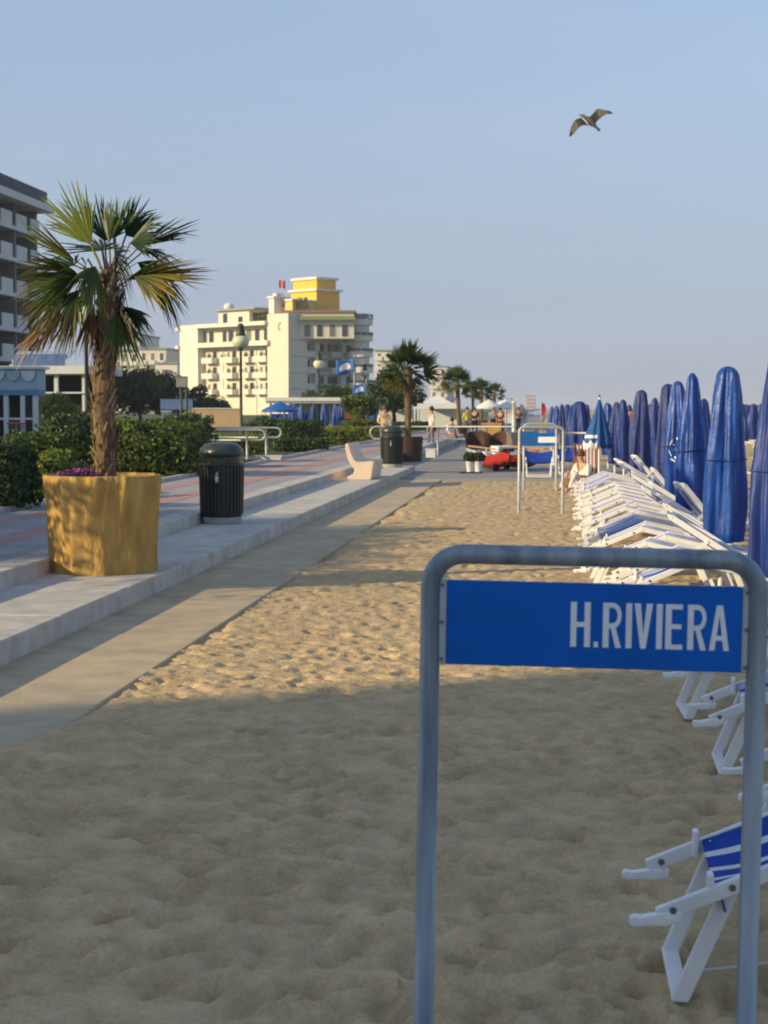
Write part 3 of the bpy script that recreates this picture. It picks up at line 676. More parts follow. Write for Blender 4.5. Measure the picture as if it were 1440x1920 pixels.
# dark hotel at the left edge, seaward front in shade
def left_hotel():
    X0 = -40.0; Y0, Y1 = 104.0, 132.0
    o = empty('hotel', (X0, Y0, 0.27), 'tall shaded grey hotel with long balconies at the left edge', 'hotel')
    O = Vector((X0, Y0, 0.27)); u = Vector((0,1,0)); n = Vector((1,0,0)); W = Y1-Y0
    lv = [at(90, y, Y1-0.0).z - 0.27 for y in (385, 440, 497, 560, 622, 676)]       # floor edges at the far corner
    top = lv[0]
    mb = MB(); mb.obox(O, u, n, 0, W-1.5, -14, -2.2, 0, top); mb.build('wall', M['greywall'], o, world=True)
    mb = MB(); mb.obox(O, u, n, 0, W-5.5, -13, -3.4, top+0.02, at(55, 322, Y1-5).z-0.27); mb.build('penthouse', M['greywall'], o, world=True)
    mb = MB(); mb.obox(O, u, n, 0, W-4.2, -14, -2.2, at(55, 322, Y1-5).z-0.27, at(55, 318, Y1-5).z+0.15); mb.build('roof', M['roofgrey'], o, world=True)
    for i in range(6):
        z = lv[i]
        mb = MB(); mb.obox(O, u, n, 0, W + (1.0 if i == 0 else 0), -2.2, 0.8 if i == 0 else 0, z-(0.55 if i == 0 else 0.3), z); mb.build('balcony_slab', M['balc'], o, world=True)
        k = 0; y = 0.3
        while y < W-1:
            a = min(y+2.6, W-0.3); mb = MB()
            if i == 0: mb.obox(O, u, n, y, a, 0.55, 0.62, z, z+0.95); mb.build('glass_parapet', M['darkglass'], o, world=True)
            else: mb.obox(O, u, n, y, a, -0.14, -0.04, z, z+1.0); mb.build('parapet', M['balc'], o, world=True)
            y += 2.63 if i == 0 else 3.6; k += 1
        if i < 5:
            zb = lv[i+1]
            for j in range(5):
                y = 1.2 + j*5.4; facade_window(o, O - n*2.2, u, n, y, y+2.6, zb+0.15, zb+2.2, M['glass'], M['shutter'])
            for j in range(6):
                y = W - 0.5 - j*5.4
                if y > 0: mb = MB(); mb.obox(O, u, n, y-0.35, y, -2.19, -0.15, zb, z-0.3-(0.25 if i == 0 else 0)); mb.build('pillar', M['greywall'], o, world=True)
    for j in range(3):
        facade_window(o, O - n*3.4, u, n, 3+j*7, 6+j*7, top+0.3, top+1.9, M['glass'], M['shutter'])
left_hotel()

# hotel beside the beach behind the camera: its shadow lies over the near sand
def shade_block(label, x0, x1, y0, y1, h):
    o = empty('beach_hotel', (x1, y1, 0.27), label, 'hotel')
    O = Vector((x1, y0, 0.27)); u = Vector((0,1,0)); n = Vector((1,0,0)); W = y1-y0
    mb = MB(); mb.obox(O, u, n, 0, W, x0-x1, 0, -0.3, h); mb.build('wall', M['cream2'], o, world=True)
    mb = MB(); mb.obox(O, u, n, -0.2, W+0.2, x0-x1-0.2, 0.3, h, h+0.3); mb.build('roof', M['roofgrey'], o, world=True)
    for f in range(int(h/3.2)):
        for b in range(int(W/5)):
            c = 2.5+b*5; facade_window(o, O, u, n, c-0.8, c+0.8, f*3.2+0.4, f*3.2+2.6)
            if f: facade_balcony(o, O, u, n, c-1.5, c+1.5, f*3.2+0.3, 1.2, 0.95, M['balc'])
shade_block('tall hotel behind the viewpoint that shades the near sand', -36, -22, -42, -9.6, 18.5)
shade_block('hotel left of the view that shades the kiosk gardens', -66, -50, 34, 62, 15)

# blue and white kiosk at the left edge
def kiosk():
    Y = 66.0; xr = at(72, 762, Y).x; xl = xr-8; zt = at(50, 692, Y).z; zm = at(50, 741, Y).z; zs = at(50, 806, Y).z
    o = empty('kiosk', (xr, Y, 0.27), 'pale blue beach kiosk with columns and scalloped white fascia', 'kiosk')
    B = lambda name, m, *a, **k: (lambda mb: (mb.box(*a), mb.build(name, m, o, world=True, **k))[1])(MB())
    B('back_wall', M['darkroom'], xl, xr-0.3, Y+0.7, Y+0.95, 0.2, zm)
    B('roof', M['palewhite'], xl, xr+0.15, Y-0.25, Y+1.1, zt, zt+0.10)
    B('fascia', M['paleblue'], xl, xr, Y-0.1, Y+1.0, zm+0.004, zt-0.002)
    B('fascia_band', mat('kiosk_band', (0.10,0.25,0.42), 0.6), xl, xr+0.02, Y-0.13, Y+0.9, zm, zm+0.22)
    # scallops hung on the fascia
    for i in range(10):
        x = xr-0.35-i*0.62; mb = MB(); pts = [(-0.3,0.0),(0.3,0.0)] + [(0.3*math.cos(t), -0.42*math.sin(t)) for t in np.linspace(0.2, math.pi-0.2, 7)]
        mb.prism(pts, (x, Y-0.14, zt-0.06), (1,0,0), (0,0,1), (0,-1,0), 0, 0.03); mb.build('scallop', M['palewhite'] if i % 2 == 0 else M['paleblue'], o, world=True)
    for x in (xr-0.12, xr-0.62, xr-1.3, xr-1.9, xr-2.6, xr-3.4):
        B('column', M['palewhite'], x-0.09, x+0.09, Y-0.08, Y+0.1, 0.2, zm-0.004)
    for i, x in enumerate((xr-0.52, xr-1.8)):
        B('door_jamb', M['darkroom'], x-0.02, x+0.22, Y+0.02, Y+0.2, 0.25, zm-0.01)
    B('bottom_rail', M['palewhite'], xl, xr-0.03, Y-0.05, Y+0.05, zs-0.55, zs-0.42); B('mid_rail', M['palewhite'], xl, xr-0.03, Y-0.04, Y+0.04, zs+0.40, zs+0.48)
    for x0 in (xr-1.28, xr-2.58):
        B('glass_panel', M['glass'], x0, x0+0.62, Y+0.0, Y+0.02, zs-0.42, zs+0.40)
    t = at(30, 793, Y-0.5); p = empty('table', (t.x, t.y, 0.27), 'small orange red table top in front of the kiosk', 'table')
    mb = MB(); mb.lathe([(0.02,0.70),(0.36,0.70),(0.38,0.73),(0.36,0.76),(0.02,0.76)], 20); mb.build('table_top', mat('table_red', (0.48,0.13,0.08), 0.6), p)
    mb = MB(); mb.tube([(0,0,0),(0,0,0.7)], 0.03, 8); mb.lathe([(0.2,0),(0.2,0.03),(0.03,0.05)], 14); mb.build('leg', M['galv2'], p)
kiosk()

# restaurant terrace with blue awning behind the kiosk
def terrace():
    Y = 88.0; x0 = at(-40, 762, Y).x; x1 = at(168, 762, Y).x; zr = at(60, 697, Y).z
    o = empty('restaurant_terrace', (x1, Y, 0.27), 'restaurant terrace with flat white roof slab and dark interior', 'restaurant')
    B = lambda name, m, *a: (lambda mb: (mb.box(*a), mb.build(name, m, o, world=True))[1])(MB())
    B('roof_slab', M['balc'], x0, x1, Y-0.3, Y+7, zr-0.12, zr+0.30)
    B('back_wall', M['darkroom'], x0, x1-0.5, Y+5, Y+6, 0.2, zr-0.13)
    for k in range(5): x = x1-0.3-k*1.5; B('post', M['balc'], x-0.1, x+0.1, Y, Y+0.2, 0.2, zr-0.125)
    B('balustrade', M['palewhite'], x0, x1-0.2, Y-0.12, Y-0.02, at(60,738,Y).z, at(60,735,Y).z)
    aw = empty('awning', (at(72, 690, Y).x, Y, 0.27), 'curved blue awning with pale top on the terrace roof', 'awning')
    a0 = at(22, 690, Y).x; a1 = at(122, 690, Y).x; zb = at(60, 690, Y).z; zt = at(60, 656, Y).z
    prof = [(0, zb+0.03), (0.0, zb+0.45), (0.35, zb+0.75), (1.0, zt-0.05), (1.8, zt)]
    mb = MB(); vs_ = []
    for j, (d, z) in enumerate(prof):
        for i in range(9): x = a0+(a1-a0)*i/8; vs_.append((x, Y+0.2+d, z + (0.05*math.sin(i*2.2) if j < 2 else 0)))
    fs = [(j*9+i, j*9+i+1, (j+1)*9+i+1, (j+1)*9+i) for j in range(4) for i in range(8)]
    mb.add(vs_, fs); mb.m = [0]*8 + [0]*8 + [1]*16
    a = mb.build('canvas', [M['blueawn'], mat('pale_awning', (0.34,0.42,0.52), 0.7)], aw, world=True)
    so = a.modifiers.new('thick', 'SOLIDIFY'); so.thickness = 0.03
    for x in (a0, a1): mb = MB(); mb.tube([(x, Y+0.2, zb-0.05), (x, Y+0.2, zb+0.45), (x, Y+2.0, zt)], 0.03, 6); mb.build('arm', M['galv2'], aw, world=True)
terrace()

# ------------------------------------------------------------------ potted palms along the promenade
def planter_parts(o, r0, r1, h, m, seed=0, seg=72, rough=1.0):
    rg = random.Random(seed); ph = [rg.uniform(0, 6.28) for _ in range(6)]
    def fn(r, z, t):
        t2 = t + 0.25*z + 0.12*math.sin(3*z+ph[0])
        w = 0.018*math.sin(5*t2+ph[1]) + 0.013*math.sin(11*t2+ph[2]+z*2) + 0.010*math.sin(23*t2+ph[3]-z*3) + 0.006*math.sin(41*t2+ph[4])
        fl = 0.03*max(0, 1-z/(0.25*h))*(1+math.sin(4*t+ph[5]))*0.5
        return r*(1 + (w+fl)*rough)
    prof = [(r0, 0.0)] + [(r0+(r1-r0)*(k/14)**1.1, h*k/14) for k in range(1, 15)] + [(r1*0.955, h+0.012), (r1*0.92, h-0.02), (r1*0.90, h-0.16)]
    mb = MB(); mb.lathe(prof, seg, fn=fn, cap=False); mb.build('pot', m, o, smooth=True)
    mb = MB(); mb.lathe([(0.01, h-0.075), (r1*0.5, h-0.085), (r1*0.93, h-0.10)], 24, cap=False); mb.build('soil', M['soil'], o, smooth=True)

PY = 14.75
def main_palm():
    b = gnd(186, 1068, KZ); px, pyy = -3.935, PY
    pot = empty('planter', (px, pyy, KZ), 'large ochre bark textured planter on the lower promenade step', 'planter')
    planter_parts(pot, 0.452, 0.515, 0.845, M['ochre'], 3, 120, 1.35)
    rg = np.random.default_rng(3)
    fl = empty('flower_clump', (px-0.16, pyy-0.02, KZ+0.765), 'low purple flowers growing beside the palm trunk in the planter', 'flowers')
    n = 700; a = rg.uniform(0, 6.28, n); rr = np.sqrt(rg.random(n))*0.22
    P = np.stack([rr*np.cos(a)*1.1-0.02, rr*np.sin(a), 0.02+rg.uniform(0, 0.13, n)*(1-rr*1.5)], 1); V, Q = leaf_quads(P, np.tile([0,0,1.0],(n,1)), 0.022, rg)
    tag(np_mesh('petals', V, Q, M['flower'], fl), kind='stuff')
    P2 = P.copy(); P2[:,2] *= 0.7; V, Q = leaf_quads(P2, np.tile([0,0,1.0],(n,1)), 0.024, rg); tag(np_mesh('leaves', V, Q, M['leaf_dark'], fl), kind='stuff')
    o = empty('palm_tree', (px, pyy, KZ+0.70), 'potted fan palm with shaggy trunk in the ochre planter', 'palm')
    L0 = Vector(o.location)
    tr = [at(196, 925, PY), at(197, 890, PY), at(198, 830, PY), at(192, 770, PY), at(195, 700, PY), at(202, 640, PY), at(206, 590, PY), at(206, 548, PY), at(205, 515, PY)]
    palm_trunk(o, [p-L0 for p in tr], [0.088,0.094,0.098,0.096,0.092,0.096,0.108,0.080,0.03], rg, 620)
    K = at(204, 520, PY)
    view = Vector((K.x-EYE.x, K.y-EYE.y, 0)).normalized(); rt = Vector((view.y, -view.x, 0)); up = Vector((0,0,1)); pxm = PY/FPX*1.0
    # hub px, tip px, depth of hub / tip (m, + is away), facing, spread deg, fingers, droop, base colour, tip colour, tip start
    F = [
     (170,458, 108,356, 0.05,-0.05, 0.92, 46, 34, 0.05, LIME, (0.34,0.36,0.14), 0.55),
     (196,452, 190,372, 0.10, 0.30, 0.80, 60, 30, 0.05, DARK, GREEN, 0.6),
     (216,446, 222,366, -0.05, 0.05, 0.75, 55, 30, 0.08, GREEN, (0.10,0.16,0.04), 0.5),
     (236,442, 296,388, 0.0, 0.10, 0.85, 62, 34, 0.10, DARK, GREEN, 0.6),
     (244,456, 300,424, -0.1,-0.3, 0.7, 50, 28, 0.15, DARK, (0.05,0.08,0.03), 0.6),
     (262,462, 370,418, 0.05, 0.12, 0.34, 38, 26, 0.05, DARK, (0.12,0.10,0.04), 0.7),
     (270,470, 340,470, 0.10, 0.35, 0.5, 60, 26, 0.45, DARK, (0.05,0.07,0.03), 0.6),
     (238,524, 388,496, -0.12,-0.25, 0.36, 36, 34, 0.06, GREEN, YEL, 0.35),
     (250,515, 350,520, -0.15,-0.35, 0.70, 52, 34, 0.14, OLIVE, YEL, 0.30),
     (285,520, 350,575, 0.05, 0.05, 0.6, 60, 28, 0.45, DARK, (0.04,0.05,0.03), 0.5),
     (218,590, 252,668, -0.10,-0.18, 0.75, 55, 32, 0.18, GREEN, (0.10,0.17,0.05), 0.6),
     (232,575, 278,625, -0.05, 0.05, 0.7, 55, 28, 0.3, DARK, GREEN, 0.6),
     (140,488, 40,424, 0.0, 0.05, 0.30, 36, 24, 0.02, OLIVE, LIME, 0.4),
     (140,498, 66,462, 0.15, 0.4, 0.6, 60, 26, 0.2, DARK, GREEN, 0.6),
     (132,512, 34,508, -0.10,-0.2, 0.72, 52, 34, 0.15, OLIVE, (0.30,0.19,0.05), 0.5),
     (128,528, 34,570, -0.18,-0.35, 0.85, 55, 36, 0.18, GREEN, BROWN, 0.55),
     (120,555, 46,625, -0.05,-0.10, 0.7, 50, 32, 0.25, OLIVE, BROWN, 0.35),
     (112,590, 28,650, 0.05, 0.0, 0.5, 42, 26, 0.2, BROWN, (0.36,0.24,0.12), 0.2),
     (150,570, 100,650, -0.2,-0.25, 0.6, 45, 28, 0.2, (0.10,0.07,0.03), BROWN, 0.2),
     (176,575, 150,650, -0.15,-0.2, 0.6, 40, 24, 0.2, BROWN, (0.20,0.12,0.06), 0.2),
     (178,500, 165,570, -0.25,-0.45, 0.7, 60, 30, 0.25, GREEN, OLIVE, 0.5),
     (192,470, 150,430, 0.30, 0.75, 0.6, 70, 28, 0.2, DARK, GREEN, 0.6),
     (215,480, 255,500, 0.30, 0.85, 0.6, 70, 28, 0.35, DARK, GREEN, 0.6),
     (180,520, 120,560, 0.30, 0.80, 0.6, 70, 28, 0.45, DARK, OLIVE, 0.6),
     (188,585, 178,655, 0.02,-0.05, 0.6, 45, 24, 0.3, (0.03,0.022,0.012), (0.09,0.055,0.03), 0.3),
     (222,570, 236,650, -0.08,-0.12, 0.6, 45, 24, 0.3, (0.035,0.03,0.012), (0.12,0.07,0.03), 0.3),
     (150,520, 75,530, -0.25,-0.45, 0.75, 62, 30, 0.3, DARK, OLIVE, 0.5),
     (145,545, 88,610, -0.22,-0.40, 0.7, 60, 30, 0.35, DARK, (0.12,0.09,0.03), 0.4),
     (205,455, 205,380, -0.10,-0.1, 0.6, 40, 26, 0.05, DARK, GREEN, 0.5),
     (258,492, 350,540, 0.12,0.3, 0.5, 55, 28, 0.4, DARK, OLIVE, 0.6),
     (210,560, 205,640, 0.15, 0.2, 0.6, 60, 26, 0.3, (0.05,0.035,0.015), (0.10,0.06,0.03), 0.3)]
    for i, (hx, hy, tx, ty, d0, d1, fc, sp, ns, dr, c0, c1, ts) in enumerate(F):
        Hb = at(hx, hy, PY+d0); T = at(tx, ty, PY+d1); ax = T-Hb; rad = ax.length
        w = (ax - view*ax.dot(view)); perp = view.cross(w).normalized()
        side = perp*fc + view*math.sqrt(1-fc*fc)*(1 if i % 2 else -1)
        V, Q, Cc = frond_arrays(K + Vector((rg.normal(0,0.03), rg.normal(0,0.03), -0.1)) - L0, Hb-L0, ax, side, rad*1.13, R(sp*0.86), int(ns*1.2), dr*0.75, c0, c1, rg, ts, width=0.015+0.006*rad)
        np_mesh('frond', V, Q, M['frond'], o, col=Cc)
main_palm()

def far_palm(label, x, y, zb, top, seed, lab_pot, crown=0.85, nf=26, lean=0.0, tint=1.0, potm='wicker'):
    rg = np.random.default_rng(seed)
    pot = empty('planter', (x, y, zb), lab_pot, 'planter', 'palm planters along the promenade')
    planter_parts(pot, 0.40, 0.45, 0.72, M[potm], seed, seg=28)
    o = empty('palm_tree', (x, y, zb+0.6), label, 'palm', 'potted palms along the promenade')
    hc = top - zb - 0.6 - crown*0.75
    palm_trunk(o, [(0,0,0),(lean*0.3,0,hc*0.5),(lean,0,hc),(lean,0,hc+0.15)], [0.10,0.10,0.13,0.06], rg, 90)
    base = []
    for v in range(3):
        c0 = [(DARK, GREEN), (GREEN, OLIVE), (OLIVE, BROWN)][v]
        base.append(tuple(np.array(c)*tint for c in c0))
    me = [None]*3
    for k in range(nf):
        el = R(85 - 125*(k/nf)**0.9); az = k*2.4 + rg.normal(0, 0.2); v = 2 if k > nf*0.82 else (k % 2)
        d = Vector((math.cos(az)*math.cos(el), math.sin(az)*math.cos(el), math.sin(el)))
        if me[v] is None:
            V, Q, Cc = frond_arrays((0,0,0), (crown*0.45,0,0), (1,0,0.0), (0,1,0), crown*0.62, R(78), 20, 0.0, base[v][0], base[v][1], rg, 0.5, width=0.05, pet=0.014)
            f = np_mesh('frond', V, Q, M['frond'], o, col=Cc); me[v] = f.data
        else:
            f = bpy.data.objects.new('frond', me[v]); COL.objects.link(f); f.parent = o
        sd = Vector((0,0,1)).cross(d); sd = sd.normalized() if sd.length > 1e-3 else Vector((0,1,0)); nn = d.cross(sd)
        rot = Matrix((d, sd, nn)).transposed().to_4x4() @ Matrix.Rotation(rg.normal(0, 0.5), 4, 'X')
        f.matrix_local = Matrix.Translation((lean, 0, hc)) @ rot @ Matrix.Scale(rg.uniform(0.85, 1.15), 4)
    return o
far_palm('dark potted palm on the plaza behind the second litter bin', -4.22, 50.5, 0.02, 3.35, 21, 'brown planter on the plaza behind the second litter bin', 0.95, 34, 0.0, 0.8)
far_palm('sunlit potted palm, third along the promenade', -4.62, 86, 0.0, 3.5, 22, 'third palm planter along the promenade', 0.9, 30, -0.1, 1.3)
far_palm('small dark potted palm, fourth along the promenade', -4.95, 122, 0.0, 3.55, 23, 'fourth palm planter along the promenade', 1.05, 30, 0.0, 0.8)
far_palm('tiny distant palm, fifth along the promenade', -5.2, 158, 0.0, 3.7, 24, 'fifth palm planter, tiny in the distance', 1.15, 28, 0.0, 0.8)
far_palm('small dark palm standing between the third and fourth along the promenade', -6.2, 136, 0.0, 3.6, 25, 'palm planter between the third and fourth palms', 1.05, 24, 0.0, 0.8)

# ------------------------------------------------------------------ litter bins
def litter_bin(label, x, y, z):
    o = empty('litter_bin', (x, y, z), label, 'litter bin', 'litter bins on the promenade step')
    o.scale = (1.06, 1.06, 1.05)
    mb = MB(); mb.lathe([(0.232,0),(0.236,0.02),(0.236,0.07),(0.225,0.085)], 32); mb.build('base', M['binbase'], o, smooth=False)
    mb = MB(); mb.lathe([(0.238,0.086),(0.242,0.12),(0.252,0.66),(0.25,0.69),(0.24,0.70)], 40); mb.build('body', M['bin'], o, smooth=True)
    for k in range(34):
        a = 2*math.pi*k/34; mb = MB(); d = Vector((math.cos(a), math.sin(a), 0)); s_ = Vector((-math.sin(a), math.cos(a), 0))
        mb.bar(d*0.247+Vector((0,0,0.115)), d*0.260+Vector((0,0,0.685)), 0.026, 0.016, s_); mb.build('rib', M['bin'], o)
    mb = MB(); mb.lathe([(0.264,0.688),(0.268,0.70),(0.262,0.715),(0.20,0.716)], 36, cap=False); mb.build('rim', M['bin'], o, smooth=True)
    mb = MB(); mb.lathe([(0.225,0.70),(0.228,0.76),(0.232,0.82)], 36, cap=False); mb.build('neck', M['binlid'], o, smooth=True)
    mb = MB(); mb.lathe([(0.232,0.80),(0.258,0.815),(0.262,0.84),(0.245,0.90),(0.19,0.945),(0.10,0.965),(0.01,0.968)], 40); mb.build('lid', M['binlid'], o, smooth=True)
    mb = MB(); mb.box(-0.018, 0.018, -0.285, -0.262, 0.50, 0.57); mb.box(-0.010, 0.010, -0.285, -0.262, 0.58, 0.62); mb.build('latch', M['galv2'], o, bevel=0.004)
    return o
bp_ = gnd(416, 981, KZ)
litter_bin('black ribbed litter bin with domed lid beside the ochre planter', gnd(416, 981, KZ).x, bp_.y, KZ)
litter_bin('dark litter bin standing beyond the stone bench', at(735, 860, 41.3).x, 41.3, KZ)

# ------------------------------------------------------------------ sculpted stone bench
def bench():
    Y = 34.0; s = Y/FPX
    x0 = at(676, 892, Y).x; o = empty('bench', (x0, Y, KZ), 'pale pinkish stone bench with curved back facing the sea', 'bench')
    p = [(-0.26,0.0),(0.20,0.0),(0.225,0.05),(0.27,0.33),(0.275,0.36),(0.25,0.375),(-0.02,0.36),(-0.09,0.37),(-0.14,0.42),(-0.20,0.56),(-0.235,0.70),(-0.27,0.735),(-0.315,0.72),(-0.31,0.62),(-0.27,0.45),(-0.20,0.30),(-0.12,0.20),(-0.15,0.12),(-0.27,0.06)]
    p = [(x*0.98, z*1.0) for x, z in p]
    mb = MB(); mb.prism([q for q in p if True], (0,0,0), (1,0,0), (0,0,1), (0,1,0), 0, 1.9); mb.build('seat_block', M['bench'], o, bevel=0.018)
bench()

# ------------------------------------------------------------------ hotel beach signs
GL = {'H': [[(0,0),(.132,0),(.132,1),(0,1)], [(.304,0),(.436,0),(.436,1),(.304,1)], [(.132,.445),(.304,.445),(.304,.555),(.132,.555)]],
      '.': [[(0,0),(.10,0),(.10,.125),(0,.125)]],
      'I': [[(0,0),(.132,0),(.132,1),(0,1)]],
      'V': [[(0,1),(.138,1),(.2025,.31),(.2025,0),(.145,0)], [(.405,1),(.26,0),(.2025,0),(.2025,.31),(.267,1)]],
      'E': [[(0,0),(.132,0),(.132,1),(0,1)], [(.132,0),(.375,0),(.375,.11),(.132,.11)], [(.132,.455),(.345,.455),(.345,.56),(.132,.56)], [(.132,.89),(.37,.89),(.37,1),(.132,1)]],
      'A': [[(0,0),(.12,0),(.2175,.78),(.2175,1),(.15,1)], [(.435,0),(.285,1),(.2175,1),(.2175,.78),(.315,0)], [(.1475,.22),(.2875,.22),(.2738,.33),(.1612,.33)]]}
def glyph_R():
    ps = [[(0,0),(.132,0),(.132,1),(0,1)], [(.132,.89),(.22,.89),(.22,1),(.132,1)], [(.132,.43),(.22,.43),(.22,.54),(.132,.54)]]
    cx, cy, ro, ri = .22, .715, .285, .168; n = 10; sx = .60
    for k in range(n):
        a0 = math.pi/2 - math.pi*k/n; a1 = math.pi/2 - math.pi*(k+1)/n
        f = lambda a, r: (cx + r*math.cos(a)*(sx+0.06 if r == ro else sx+0.0), cy + r*math.sin(a))
        ps.append([f(a1, ri), f(a1, ro), f(a0, ro), f(a0, ri)])
    ps.append([(.175,.43),(.285,.44),(.41,0),(.285,0)])
    return ps
GL['R'] = glyph_R()
TEXT = [('H',0),('.',.515),('R',.71),('I',1.215),('V',1.395),('I',1.88),('E',2.08),('R',2.56),('A',3.035)]
def beach_sign(label, loc, W, Ht, tube_r, tm, tilt, pz0, pz1, pm, text=True, rz=0.0, panel_x=None):
    o = empty('beach_sign', loc, label, 'sign', 'tubular beach signs'); o.rotation_euler = (0, tilt, rz)
    rc = 0.075; hw = W/2; pts = [(-hw,0,-0.35)]
    for k in range(9): a = math.pi - math.pi/2*k/8; pts.append((-hw+rc+rc*math.cos(a), 0, Ht-rc+rc*math.sin(a)))
    for k in range(9): a = math.pi/2 - math.pi/2*k/8; pts.append((hw-rc+rc*math.cos(a), 0, Ht-rc+rc*math.sin(a)))
    pts.append((hw,0,-0.35))
    mb = MB(); mb.tube(pts, tube_r, 20); fr = mb.build('tube_frame', tm, o, smooth=True)
    x0, x1 = panel_x if panel_x else (-hw+tube_r+0.015, hw-tube_r-0.012)
    mb = MB(); mb.box(x0, x1, -0.012, 0.006, pz0, pz1); pn = mb.build('panel', pm, o, bevel=0.003)
    if text:
        for sx_, name in ((-1, 'side_flange'), (1, 'side_flange')):
            a, b = (-hw+tube_r-0.006, x0) if sx_ < 0 else (x1, hw-tube_r+0.006)
            mb = MB(); mb.box(a, b, -0.007, 0.001, pz0-0.002, pz1+0.002); fl = mb.build(name, M['plate_grey'], o, bevel=0.002)
            for zz in (pz0+0.012, (pz0+pz1)/2, pz1-0.012):
                c = (a+b)/2; mb = MB(); mb.tube([(c, -0.003, zz), (c, -0.0125, zz)], 0.004, 10); mb.build('screw', M['bolt'], fl, smooth=False)
        h = 0.102; tx = x1 - 0.028 - 3.47*h; tz = pz0 + 0.049
        for ch, off in TEXT:
            mb = MB()
            for poly in GL[ch]: mb.prism([(x*h, z*h) for x, z in poly], (tx+off*h, -0.012, tz), (1,0,0), (0,0,1), (0,-1,0), 0.0005, 0.0016)
            mb.build('letter', M['letter'], pn)
    else:
        mb = MB(); mb.box(x0, x1+0.2, -0.004, 0.004, pz0-0.03, pz0-0.005); mb.build('cross_bar', tm, o)
    return o
SY = 3.87; sl = at(801, 1500, SY); sr = at(1410, 1500, SY); sc_ = (sl+sr)/2
sign = beach_sign('blue H.RIVIERA sign in a grey tubular frame, close to the camera', (sc_.x-0.010, SY, 0.0), (sr-sl).length, at(1100, 1044, SY).z, 0.0228, M['galv'], R(0.85), at(1100,1252,SY).z, at(1100,1093,SY).z, M['blue'])
SY2 = 26.5
a_ = at(974, 830, SY2); b_ = at(1054, 830, SY2)
SY2 = 26.1; a_ = at(973, 880, SY2); b_ = at(1055, 880, SY2); c_ = (a_+b_)/2
s2 = beach_sign('pale tubular sign frame with small blue panel, second from the camera', (c_.x, SY2, 0), (b_-a_).length, at(1010,801,SY2).z, 0.0235, M['galv2'], R(0.4), at(1010,836,SY2).z, at(1010,809,SY2).z, M['blue2'], text=False,
                panel_x=(at(976,820,SY2).x-c_.x, at(1007,820,SY2).x-c_.x))
SY3 = 33.0; a_ = at(982, 880, SY3); b_ = at(1043, 880, SY3); c_ = (a_+b_)/2
s3 = beach_sign('tubular sign frame with blue and white panel, third from the camera', (c_.x, SY3, 0), (b_-a_).length, at(1010,797,SY3).z+0.02, 0.0235, M['galv2'], 0, at(1010,836,SY3).z, at(1010,812,SY3).z, M['blue'], text=False)
mb = MB(); mb.box(at(1009,820,SY3).x-c_.x, at(1046,820,SY3).x-c_.x, -0.016, -0.0125, at(1010,830,SY3).z, at(1010,819,SY3).z); mb.build('white_lettering_strip', M['letter'], s3)

